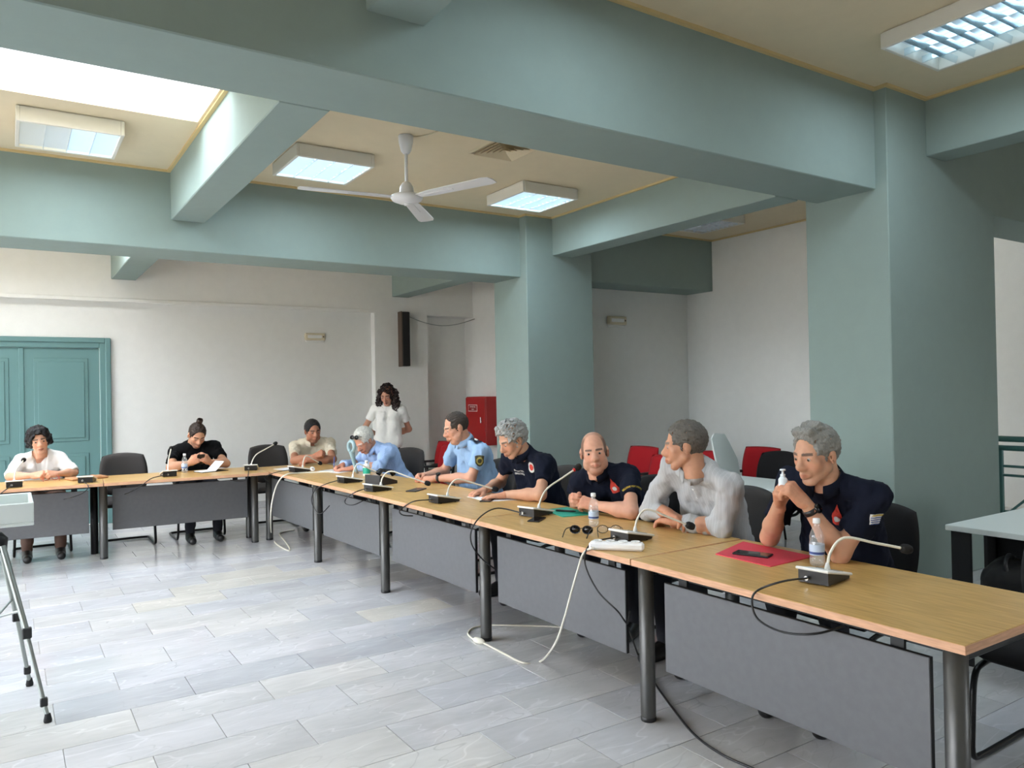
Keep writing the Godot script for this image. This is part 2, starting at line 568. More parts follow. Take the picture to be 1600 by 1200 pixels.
	for k in 2:
		var x0 := -0.66 + 0.793 * k
		var x1 := x0 + 0.793
		var leaf := MB.new()
		leaf.box(v3(x0 + 0.002, 0.01, z - 0.03), v3(x1 - 0.002, 2.10, z + 0.002), 0.003)
		for r in [[0.12, 0.86], [1.0, 1.98]]:
			leaf.box(v3(x0 + 0.12, r[0], z + 0.002), v3(x1 - 0.12, r[1], z + 0.012), 0.008)
			leaf.box(v3(x0 + 0.16, r[0] + 0.04, z + 0.012), v3(x1 - 0.16, r[1] - 0.04, z + 0.022), 0.009)
		if k == 1:
			leaf.box(v3(x0 - 0.025, 0.01, z + 0.002), v3(x0 + 0.025, 2.10, z + 0.016), 0.005)
		part(door, "leaf", leaf.done(), M.door_teal)
	part(door, "handle", MB.new().tube(curve([v3(0.19, 1.05, z + 0.0), v3(0.19, 1.05, z + 0.05), v3(0.27, 1.05, z + 0.055)], 4), 0.008, 8).done(), M.silver)
	# railing at the stairwell
	var rail := thing("stair_railing", "teal steel stair railing with crossed bars beyond the broad column", "railing", v3(7.35, 0, -3.5))
	var P := func(y: float, zz: float) -> Vector3: return v3(0, y, zz)
	part(rail, "handrail", MB.new().tube([P.call(1.0, -0.25), P.call(1.0, 3.0)], 0.026, 12).done(), M.steel_teal)
	part(rail, "handrail", MB.new().tube([P.call(0.92, -0.25), P.call(0.92, 3.0)], 0.024, 12).done(), M.steel_teal)
	for y in [0.76, 0.68, 0.36]:
		part(rail, "bar", MB.new().tube([P.call(y, -0.25), P.call(y, 3.0)], 0.012, 8).done(), M.steel_teal)
	for i in 3:
		var zz := 0.18 + i * 1.0
		part(rail, "post", MB.new().box(v3(-0.016, 0, zz - 0.016), v3(0.016, 0.92, zz + 0.016), 0.004).done(), M.steel_teal)
		part(rail, "diagonal", MB.new().tube([P.call(0.68, zz - 0.45), P.call(0.30, zz + 0.05)], 0.011, 8).done(), M.steel_teal)
		part(rail, "diagonal", MB.new().tube([P.call(0.68, zz + 0.4), P.call(0.30, zz + 0.0)], 0.011, 8).done(), M.steel_teal)

func build_floor() -> void:
	# marble tiles 0.61 x 0.30 m; the 300 nearest in view are single pieces, the rest is one joined part
	var floor_node: Node = get_node("floor")
	var tw := 0.61
	var th := 0.30
	var g := 0.0014
	var one := box_mesh(v3(-tw / 2 + g, -0.006, -th / 2 + g), v3(tw / 2 - g, 0.0, th / 2 - g), 0.0012)
	var near := []
	var far := []
	for k in range(-20, 30):
		var z1 := -2.65 - th * k
		if z1 > 3.0 or z1 - th < -10.9:
			continue
		var x_joint := 1.727 - 0.0065 * k + (0.305 if posmod(k, 2) == 1 else 0.0)
		for i in range(-12, 16):
			var xc := x_joint + (i + 0.5) * tw
			var zc := z1 - th / 2
			if xc < -4.9 or xc > 10.2:
				continue
			var v := Vector2(xc, zc)
			var fwd := Vector2(sin(deg_to_rad(33.3)), -cos(deg_to_rad(33.3)))
			var depth := v.dot(fwd)
			var side := v.dot(Vector2(-fwd.y, fwd.x))
			var inview := depth > 2.6 and absf(side) < depth * 0.70 + 0.3 and xc < 4.2
			if inview:
				near.append([depth, xc, zc, k, i])
			else:
				far.append([xc, zc, k, i])
	near.sort_custom(func(a, b): return a[0] < b[0])
	for n in near.size():
		var t: Array = near[n]
		if n < 300:
			var o := part(floor_node, "tile", one, M["marble_%d" % pick_tile(t[1], t[2], t[3], t[4])])
			o.position = v3(t[1], 0, t[2])
		else:
			far.append([t[1], t[2], t[3], t[4]])
	var groups := {}
	for t in far:
		var m := pick_tile(t[0], t[1], t[2], t[3])
		if not groups.has(m):
			groups[m] = MB.new()
		(groups[m] as MB).box(v3(t[0] - tw / 2 + g, -0.006, t[1] - th / 2 + g), v3(t[0] + tw / 2 - g, 0.0, t[1] + th / 2 - g))
	var joined := ArrayMesh.new()
	var slot := 0
	for m in groups:
		(groups[m] as MB).st.generate_normals()
		(groups[m] as MB).st.commit(joined)
		joined.surface_set_material(slot, M["marble_%d" % m])
		slot += 1
	var rest := MeshInstance3D.new()
	rest.name = "tile_field"
	rest.mesh = joined
	rest.set_meta("kind", "stuff")
	floor_node.add_child(rest)

func pick_tile(x: float, z: float, k: int, i: int) -> int:
	# a few cream and blue grey stones where the photograph shows them
	if (absf(z + 6.35) < 0.16 and x > 0.75 and x < 2.1) or (absf(z + 6.05) < 0.16 and x > 0.5 and x < 1.3) or (absf(z + 6.65) < 0.16 and x > 1.2 and x < 1.9):
		return 11
	if absf(z + 4.9) < 0.16 and x > 1.95 and x < 2.56:
		return 11
	if absf(z + 4.3) < 0.16 and x > 0.2:
		return 9 if i % 2 == 0 else 10
	return posmod(k * 7 + i * 5 + (k * i) % 3, 9)

# ---------------------------------------------------------------- things on the ceiling
func ceiling_light(at: Vector3, w: float, d: float, label: String, lit: bool, warm_half := false, deep_louvre := false) -> Node3D:
	# an open box 0.10 m deep with tubes and a louvre of crossed blades; origin at the ceiling
	var t := thing("ceiling_light", label, "light", at, 0.0, "ceiling light fittings")
	var hw := w / 2
	var hd := d / 2
	var h := 0.10
	var b := MB.new()
	b.box(v3(-hw, -h, -hd), v3(-hw + 0.022, -0.006, hd), 0.003)
	b.box(v3(hw - 0.022, -h, -hd), v3(hw, -0.006, hd), 0.003)
	b.box(v3(-hw + 0.022, -h, -hd), v3(hw - 0.022, -0.006, -hd + 0.022), 0.003)
	b.box(v3(-hw + 0.022, -h, hd - 0.022), v3(hw - 0.022, -0.006, hd), 0.003)
	b.box(v3(-hw + 0.01, -0.012, -hd + 0.01), v3(hw - 0.01, 0.0, hd - 0.01))
	part(t, "housing", b.done(), M.fixture_white)
	part(t, "reflector", box_mesh(v3(-hw + 0.022, -0.020, -hd + 0.022), v3(hw - 0.022, -0.013, hd - 0.022)), M.louvre)
	var n := 4 if not deep_louvre else 3
	var cell := (w - 0.044) / n
	for i in n:
		var x := -hw + 0.022 + cell * (i + 0.5)
		var tm: Material = M.tube_off
		if lit:
			tm = M.tube_near if deep_louvre else (M.tube_warm if (warm_half and i < 2) else M.tube_cool)
		part(t, "fluorescent_tube", MB.new().tube([v3(x, -0.038, -hd + 0.04), v3(x, -0.038, hd - 0.04)], 0.013, 10).done(), tm)
	var lm: Material = M.louvre_mirror if deep_louvre else M.louvre
	var blade := MB.new().box(v3(-0.002, -h + 0.002, -hd + 0.022), v3(0.002, -0.055, hd - 0.022)).done()
	for i in n - 1:
		var o := part(t, "long_blade", blade, lm)
		o.position.x = -hw + 0.022 + cell * (i + 1)
	var cross := 9 if not deep_louvre else 11
	var step := (d - 0.044) / cross
	# cross blades are V shaped in section
	var vb := MB.new()
	vb.quad(v3(-hw + 0.022, -0.055, -0.012), v3(hw - 0.022, -0.055, -0.012), v3(hw - 0.022, -h + 0.002, 0), v3(-hw + 0.022, -h + 0.002, 0), v3(0, -0.055, 0))
	vb.quad(v3(-hw + 0.022, -0.055, 0.012), v3(hw - 0.022, -0.055, 0.012), v3(hw - 0.022, -h + 0.002, 0), v3(-hw + 0.022, -h + 0.002, 0), v3(0, -0.055, 0))
	vb.quad(v3(-hw + 0.022, -0.055, -0.012), v3(hw - 0.022, -0.055, -0.012), v3(hw - 0.022, -0.055, 0.012), v3(-hw + 0.022, -0.055, 0.012), v3(0, -0.07, 0))
	var vmesh := vb.done()
	for i in cross - 1:
		var o := part(t, "cross_blade", vmesh, lm)
		o.position.z = -hd + 0.022 + step * (i + 1)
	if lit:
		var l := AreaLight3D.new()
		l.name = "area_light"
		l.area_size = Vector2(w - 0.06, d - 0.06)
		l.light_color = Color(0.88, 0.95, 1.0)
		l.light_energy = LAMP_ENERGY * (1.3 if deep_louvre else 1.0)
		l.area_range = 20.0
		l.area_attenuation = 2.0
		l.shadow_enabled = true
		l.position = v3(0, -h - 0.004, 0)
		l.rotation_degrees.x = -90
		t.add_child(l)
	return t

const LAMP_ENERGY := 1.6

func build_ceiling_things() -> void:
	for d in [["tube_cool", Color(0.80, 0.92, 1.0), 18.0], ["tube_warm", Color(1.0, 0.96, 0.82), 6.0], ["tube_near", Color(0.80, 0.93, 1.0), 3.2]]:
		var m := mat(d[0], Color(0.9, 0.9, 0.9), 0.4)
		m.emission_enabled = true
		m.emission = d[1]
		m.emission_energy_multiplier = d[2]
	mat("louvre_mirror", srgb(214, 226, 232), 0.12, 0.9)
	mat("tube_off", srgb(225, 226, 228), 0.3)
	mat("ceiling_plain", srgb(214, 198, 165), 0.6)
	ceiling_light(v3(0.36, CEIL, -5.87), 0.6, 0.6, "ceiling light with warm and cool tubes beside the rooflight", true, true)
	ceiling_light(v3(2.05, CEIL, -5.72), 0.6, 0.6, "lit square ceiling light behind the fan blade", true)
	ceiling_light(v3(4.03, CEIL, -5.75), 0.6, 0.6, "lit square ceiling light near the far column", true)
	ceiling_light(v3(6.23, CEIL, -5.70), 0.6, 0.6, "unlit square ceiling light in the right alcove", false)
	ceiling_light(v3(4.84, CEIL_NEAR, -2.05), 0.66, 1.24, "large lit mirror louvre ceiling light at the top right", true, false, true)
	ceiling_light(v3(2.45, CEIL_NEAR, -2.05), 0.66, 1.24, "lit ceiling light just above the picture, over the near tables", true, false, true)
	# fan
	var f := thing("ceiling_fan", "white three blade ceiling fan hanging on a long rod", "fan", v3(2.37, CEIL, -4.917))
	var r := 0.045
	part(f, "canopy", MB.new().lathe([Vector2(0.0, -0.13), Vector2(0.022, -0.128), Vector2(0.036, -0.11), Vector2(0.05, -0.05), Vector2(0.054, -0.008), Vector2(0.05, 0.0), Vector2(0, 0)], 24).done(), M.fan_white)
	part(f, "rod", MB.new().tube([v3(0, -0.12, 0), v3(0, -0.34, 0)], 0.011, 12).done(), M.fan_white)
	part(f, "motor_cover", MB.new().lathe([Vector2(0.0, -0.425), Vector2(0.05, -0.425), Vector2(0.052, -0.40), Vector2(0.046, -0.36), Vector2(0.028, -0.335), Vector2(0.012, -0.325), Vector2(0, -0.325)], 24).done(), M.fan_white)
	part(f, "motor_housing", MB.new().lathe([Vector2(0.0, -0.485), Vector2(0.06, -0.478), Vector2(0.10, -0.462), Vector2(0.113, -0.445), Vector2(0.113, -0.43), Vector2(0.10, -0.422), Vector2(0.05, -0.42), Vector2(0, -0.42)], 32).done(), M.fan_white)
	part(f, "switch_cap", MB.new().lathe([Vector2(0.0, -0.496), Vector2(0.02, -0.494), Vector2(0.024, -0.48), Vector2(0, -0.478)], 16).done(), M.fan_white)
	for k in 3:
		var a: float = deg_to_rad([-68.0, 52.0, 172.0][k])
		var x := Transform3D(Basis(Vector3.UP, a) * Basis(Vector3.RIGHT, -0.10), v3(0, -0.44, 0))
		var poly := PackedVector2Array([Vector2(0.10, -0.028), Vector2(0.22, -0.05), Vector2(0.70, -0.062), Vector2(0.745, -0.05), Vector2(0.755, 0.0), Vector2(0.745, 0.05), Vector2(0.70, 0.062), Vector2(0.22, 0.05), Vector2(0.10, 0.028)])
		# the outline lies flat: x stays, y of the outline becomes z
		var lay := x * Transform3D(Basis(Vector3.RIGHT, PI / 2), Vector3.ZERO)
		var bl := part(f, "blade", MB.new().extrude(poly, -0.003, 0.003, lay).done(), M.fan_white)
		part(bl, "blade_rib", MB.new().box(v3(0.12, -0.008, -0.012), v3(0.42, -0.003, 0.012), 0.002, x).done(), M.fan_white)
	part(f, "cord", MB.new().tube(curve([v3(0.03, -0.005, 0), v3(0.12, -0.006, 0.12), v3(0.2, -0.006, 0.5), v3(0.26, -0.006, 1.2)], 4), 0.004, 6).done(), M.ivory_plastic)
	# air diffuser: square rings stepping inwards
	var d := thing("air_diffuser", "square cream ceiling air diffuser with stepped louvres", "vent", v3(3.14, CEIL, -4.82))
	part(d, "backing", box_mesh(v3(-0.19, -0.002, -0.19), v3(0.19, 0.004, 0.19)), M.ceiling_plain)
	for i in 6:
		var s := 0.205 - i * 0.034
		var ring := MB.new()
		for q in 4:
			var x := Transform3D(Basis(Vector3.UP, q * PI / 2), Vector3.ZERO)
			var s1 := s - 0.022
			var pts := [v3(-s, -0.024, s), v3(s, -0.024, s), v3(s1, -0.006, s1), v3(-s1, -0.006, s1)]
			if i == 0:
				pts = [v3(-s, -0.004, s), v3(s, -0.004, s), v3(s1, -0.010, s1), v3(-s1, -0.010, s1)]
			ring.quad(x * pts[0], x * pts[1], x * pts[2], x * pts[3], x * v3(0, 0.2, 0))
			ring.quad(x * (pts[0] + v3(0, 0.003, 0)), x * (pts[1] + v3(0, 0.003, 0)), x * (pts[2] + v3(0, 0.003, 0)), x * (pts[3] + v3(0, 0.003, 0)), x * v3(0, -0.5, 0))
		part(d, "louvre_ring", ring.done(), M.ceiling_plain)

# ---------------------------------------------------------------- things on the walls
func emergency_light(at: Vector3, turn: float, label: String) -> void:
	var t := thing("emergency_light", label, "light", at, turn, "emergency lights")
	part(t, "housing", MB.new().box(v3(-0.145, -0.05, 0), v3(0.145, 0.05, 0.05), 0.012).done(), M.ivory_plastic)
	part(t, "lens", MB.new().box(v3(-0.11, -0.022, 0.05), v3(0.09, 0.022, 0.062), 0.010).done(), M.white_plastic)
	part(t, "lower_case", MB.new().box(v3(-0.13, -0.075, 0), v3(0.13, -0.05, 0.03), 0.006).done(), M.white_plastic)
	part(t, "indicator", MB.new().box(v3(0.105, -0.01, 0.05), v3(0.12, 0.01, 0.054), 0.002).done(), M.black_plastic)

func build_wall_things() -> void:
	emergency_light(v3(3.575, 2.30, -10.43), 0, "small ivory emergency light on the back wall")
	emergency_light(v3(6.115, 2.32, -7.02), 0, "small ivory emergency light on the alcove wall")
	var s := thing("column_speaker", "tall black column loudspeaker with brown side on the pier", "loudspeaker", v3(4.84, 1.88, -10.2))
	part(s, "cabinet", box_mesh(v3(-0.065, 0, -0.08), v3(-0.05, 0.80, 0.045), 0.003), M.brown_speaker)
	part(s, "grille", box_mesh(v3(-0.05, 0.005, -0.08), v3(0.065, 0.795, 0.055), 0.006), M.matt_black)
	part(s, "bracket", box_mesh(v3(-0.03, 0.25, -0.10), v3(0.03, 0.55, -0.08), 0.003), M.matt_black)
	var c := thing("speaker_cable", "thin grey cable sagging from the column loudspeaker to the side wall", "cable", v3(4.9, 2.62, -10.27))
	part(c, "wire", MB.new().tube(curve([v3(0, 0.02, 0), v3(0.25, -0.07, 0.01), v3(0.55, -0.12, 0.02), v3(0.85, -0.09, 0.03), v3(1.15, 0.0, 0.04)], 6), 0.006, 6).done(), M.alu_grey)
	# fire hose cabinet on the side wall
	var k := thing("fire_hose_cabinet", "red steel fire hose cabinet on the side wall", "cabinet", v3(5.86, 0.70, -9.91))
	part(k, "body", box_mesh(v3(0.0, 0, -0.29), v3(0.20, 0.72, 0.29), 0.006), M.fire_red)
	var dr := part(k, "door", box_mesh(v3(-0.018, 0.015, -0.28), v3(0.0, 0.705, 0.28), 0.004), M.fire_red)
	part(dr, "handle", MB.new().box(v3(-0.04, 0.33, 0.17), v3(-0.018, 0.42, 0.19), 0.004).done(), M.silver)
	var sg := part(dr, "sign", box_mesh(v3(-0.0195, 0.50, -0.20), v3(-0.018, 0.60, 0.06)), M.label_white)
	part(sg, "sign_field", box_mesh(v3(-0.0200, 0.508, -0.192), v3(-0.0195, 0.592, 0.052)), M.label_red)
	for i in 2:
		var tm := TextMesh.new()
		tm.text = ["ΠΥΡΟΣΒΕΣΤΙΚΗ", "ΦΩΛΙΑ"][i]
		tm.font = M_font()
		tm.font_size = 16
		tm.pixel_size = 0.0014
		tm.depth = 0.0006
		var o := part(sg, "lettering", tm, M.label_white)
		o.rotation_degrees.y = -90
		o.position = v3(-0.0204, 0.567 - i * 0.036, -0.07)

func M_font() -> Font:
	var f := SystemFont.new()
	f.font_names = PackedStringArray(["Droid Sans"])
	f.font_weight = 700
	return f

# ---------------------------------------------------------------- tables
func table(a: Vector2, b: Vector2, depth: float, leg_in: float, panel_in: float, near_leg: bool, label: String, pw := 0.12, far_leg := 0.001) -> Node3D:
	# a and b: ends of the front edge (x, z), a to b running so that the back lies to local +z
	var dir := (b - a).normalized()
	var turn := atan2(-dir.y, dir.x)
	var t := thing("meeting_table", label, "table", v3(a.x, 0, a.y), turn, "meeting tables set in an L")
	var L := a.distance_to(b)
	var th := 0.028
	part(t, "tabletop", box_mesh(v3(0.0035, TOP - th + 0.001, 0.0025), v3(L - 0.0035, TOP, depth - 0.0025), 0.0012), M.oak_laminate)
	var e := MB.new()
	e.box(v3(0.001, TOP - th, 0), v3(L - 0.001, TOP - 0.0012, 0.0025), 0.0008)
	e.box(v3(0.001, TOP - th, depth - 0.0025), v3(L - 0.001, TOP - 0.0012, depth), 0.0008)
	e.box(v3(0.001, TOP - th, 0.0025), v3(0.0035, TOP - 0.0012, depth - 0.0025), 0.0008)
	e.box(v3(L - 0.0035, TOP - th, 0.0025), v3(L - 0.001, TOP - 0.0012, depth - 0.0025), 0.0008)
	part(t, "edge_band", e.done(), M.oak_edge)
	var xs := [L - far_leg]
	if near_leg:
		xs.append(0.075)
	for x in xs:
		for z in [leg_in, depth - 0.09]:
			var lg := part(t, "leg", MB.new().lathe([Vector2(0, 0.012), Vector2(0.0335, 0.012), Vector2(0.0345, 0.02), Vector2(0.0345, TOP - th - 0.001), Vector2(0, TOP - th - 0.001)], 28, Transform3D(Basis(), v3(x, 0, z))).done(), M.leg_metal)
			part(lg, "foot", MB.new().lathe([Vector2(0, 0), Vector2(0.034, 0.0), Vector2(0.0355, 0.004), Vector2(0.0355, 0.018), Vector2(0.033, 0.021), Vector2(0, 0.021)], 24, Transform3D(Basis(), v3(x, 0, z))).done(), M.black_plastic)
		part(t, "side_rail", box_mesh(v3(x - 0.02, TOP - th - 0.055, leg_in + 0.03), v3(x + 0.02, TOP - th - 0.004, depth - 0.12), 0.003), M.frame_black)
	part(t, "long_rail", box_mesh(v3(0.10, TOP - th - 0.05, panel_in + 0.03), v3(L - 0.04, TOP - th - 0.004, panel_in + 0.07), 0.003), M.frame_black)
	part(t, "long_rail", box_mesh(v3(0.10, TOP - th - 0.05, depth - 0.16), v3(L - 0.04, TOP - th - 0.004, depth - 0.12), 0.003), M.frame_black)
	var p := part(t, "modesty_panel", box_mesh(v3(pw + 0.03, 0.25, panel_in), v3(L - pw + 0.02, 0.642, panel_in + 0.018), 0.002), M.panel_grey)
	part(p, "panel_edge", box_mesh(v3(pw + 0.0285, 0.249, panel_in + 0.0035), v3(L - pw + 0.0215, 0.643, panel_in + 0.0195), 0.001), M.matt_black)
	for x in [pw + 0.12, L - pw - 0.10]:
		part(p, "bracket", box_mesh(v3(x, 0.60, panel_in + 0.018), v3(x + 0.05, TOP - th - 0.01, panel_in + 0.030), 0.002), M.frame_black)
	return t

func build_tables() -> void:
	var D := 0.75
	table(Vector2(2.322, -1.156), Vector2(2.330, -2.603), D, 0.088, 0.095, true, "nearest meeting table, with the red folder on it", 0.13)
	table(Vector2(2.330, -2.607), Vector2(2.318, -4.0), D, 0.09, 0.11, false, "meeting table carrying the white power strip and teal folder", 0.13)
	table(Vector2(2.318, -4.004), Vector2(2.282, -5.40), D, 0.09, 0.11, false, "meeting table in front of the two men in light blue and navy", 0.11)
	table(Vector2(2.282, -5.404), Vector2(2.222, -6.735), D, 0.09, 0.11, false, "meeting table with the black desk telephone on it", 0.10)
	table(Vector2(2.222, -6.739), Vector2(2.152, -8.30), D, 0.10, 0.12, false, "farthest meeting table of the right row, at the corner", 0.16, 0.22)
	table(Vector2(2.155, -7.700), Vector2(0.715, -7.797), 0.73, 0.34, 0.42, true, "meeting table of the back row at which the man in black sits", 0.10)
	var last := table(Vector2(0.709, -7.798), Vector2(-0.72, -7.915), 0.73, 0.34, 0.36, false, "meeting table of the back row, before the teal door", 0.09)
	part(last, "leg", MB.new().lathe([Vector2(0, 0.0), Vector2(0.0345, 0.0), Vector2(0.0345, TOP - 0.03), Vector2(0, TOP - 0.03)], 24, Transform3D(Basis(), v3(0.075, 0, 0.66))).done(), M.frame_black)

# ---------------------------------------------------------------- chairs
func cushion(w: float, h: float, t: float, bend: float, k: float, n := 14, x := Transform3D(), front_bulge := 0.6) -> ArrayMesh:
	# a padded slab in the xy plane with rounded corners; bend (at the edge, in metres) curves it about the y axis, towards +z at the sides
	var b := MB.new().smooth(true)
	var grid := []
	for side in 2:
		var g := []
		for j in n + 1:
			for i in n + 1:
				var u := -1.0 + 2.0 * i / n
				var v := -1.0 + 2.0 * j / n
				var px := u * sqrt(1.0 - k * v * v / 2.0)
				var py := v * sqrt(1.0 - k * u * u / 2.0)
				var e := maxf(absf(u), absf(v))
				var th := t * 0.5 * sqrt(maxf(0.0, 1.0 - pow(e, 7.0)))
				var z := th * (front_bulge * 2.0 if side == 0 else -(1.0 - front_bulge) * 2.0)
				z += bend * px * px
				g.append(x * v3(px * w / 2, py * h / 2, z))
		grid.append(g)
	for side in 2:
		for j in n:
			for i in n:
				var g: Array = grid[side]
				var a: Vector3 = g[j * (n + 1) + i]
				var c: Vector3 = g[(j + 1) * (n + 1) + i + 1]
				var ref: Vector3 = (a + c) * 0.5 + x.basis.z * (-0.5 if side == 0 else 0.5)
				b.quad(a, g[j * (n + 1) + i + 1], c, g[(j + 1) * (n + 1) + i], ref)
	return b.done()

func conference_chair(at: Vector3, turn: float, label: String, cloth: String, group := "grey conference chairs") -> Node3D:
	# sits facing local +z; cantilever frame of black tube
	var t := thing("conference_chair", label, "chair", at, turn, group)
	part(t, "seat", cushion(0.47, 0.46, 0.075, 0.0, 0.25, 14, Transform3D(Basis(Vector3.RIGHT, -PI / 2 + 0.04), v3(0, 0.44, 0.02))), M[cloth])
	part(t, "backrest", cushion(0.46, 0.45, 0.06, 0.05, 0.55, 16, Transform3D(Basis(Vector3.RIGHT, -0.16), v3(0, 0.70, -0.235))), M[cloth])
	part(t, "back_shell", cushion(0.43, 0.42, 0.03, 0.05, 0.55, 12, Transform3D(Basis(Vector3.RIGHT, -0.16), v3(0, 0.70, -0.262)), 0.3), M.black_plastic)
	for s in [-1.0, 1.0]:
		part(t, "side_tube", MB.new().tube(curve([v3(0.15 * s, 0.62, -0.255), v3(0.19 * s, 0.46, -0.23), v3(0.21 * s, 0.395, -0.16), v3(0.215 * s, 0.39, 0.0), v3(0.22 * s, 0.385, 0.17), v3(0.225 * s, 0.34, 0.235), v3(0.23 * s, 0.15, 0.25), v3(0.235 * s, 0.035, 0.24), v3(0.235 * s, 0.014, 0.17), v3(0.235 * s, 0.014, -0.05), v3(0.235 * s, 0.014, -0.20), v3(0.20 * s, 0.014, -0.25), v3(0.0, 0.014, -0.26)], 5), 0.0125, 8).done(), M.frame_black)
	part(t, "seat_cross_tube", MB.new().tube([v3(-0.21, 0.385, -0.05), v3(0.21, 0.385, -0.05)], 0.010, 8).done(), M.frame_black)
	return t

func red_chair(at: Vector3, turn: float, label: String, tablet := false) -> Node3D:
	var t := thing("red_chair", label, "chair", at, turn, "red stacking chairs by the wall")
	part(t, "seat", cushion(0.46, 0.44, 0.05, 0.0, 0.3, 12, Transform3D(Basis(Vector3.RIGHT, -PI / 2 + 0.05), v3(0, 0.45, 0.02))), M.chair_red)
	part(t, "backrest", cushion(0.46, 0.36, 0.04, 0.04, 0.3, 14, Transform3D(Basis(Vector3.RIGHT, -0.2), v3(0, 0.72, -0.225))), M.chair_red)
	for s in [-1.0, 1.0]:
		part(t, "frame_side", MB.new().tube(curve([v3(0.20 * s, 0.80, -0.27), v3(0.205 * s, 0.50, -0.20), v3(0.22 * s, 0.0, -0.26)], 5), 0.011, 8).done(), M.frame_black)
		part(t, "front_leg", MB.new().tube([v3(0.205 * s, 0.44, -0.16), v3(0.21 * s, 0.43, 0.16), v3(0.225 * s, 0.0, 0.22)], 0.011, 8).done(), M.frame_black)
		part(t, "armrest", MB.new().box(v3(0.235 * s - 0.025, 0.63, -0.20), v3(0.235 * s + 0.025, 0.655, 0.10), 0.008).done(), M.black_plastic)
		part(t, "arm_post", MB.new().tube([v3(0.225 * s, 0.43, -0.05), v3(0.235 * s, 0.635, -0.05)], 0.011, 8).done(), M.frame_black)
	if tablet:
		var x := Transform3D(Basis(Vector3.FORWARD, 0.0) * Basis(Vector3.RIGHT, 0.0), v3(0, 0, 0))
		var poly := PackedVector2Array([Vector2(-0.13, -0.26), Vector2(0.10, -0.26), Vector2(0.14, -0.20), Vector2(0.15, 0.02), Vector2(0.09, 0.18), Vector2(0.05, 0.26), Vector2(-0.08, 0.27), Vector2(-0.13, 0.22)])
		x = Transform3D(Basis(Vector3.UP, 0.0), v3(0.26, 0.70, -0.05))
		part(t, "writing_tablet", MB.new().extrude(poly, -0.009, 0.009, x * Transform3D(Basis(Vector3.UP, PI / 2) * Basis(Vector3.RIGHT, -0.25), v3(0, 0.12, 0))).done(), M.desk_white)
	return t

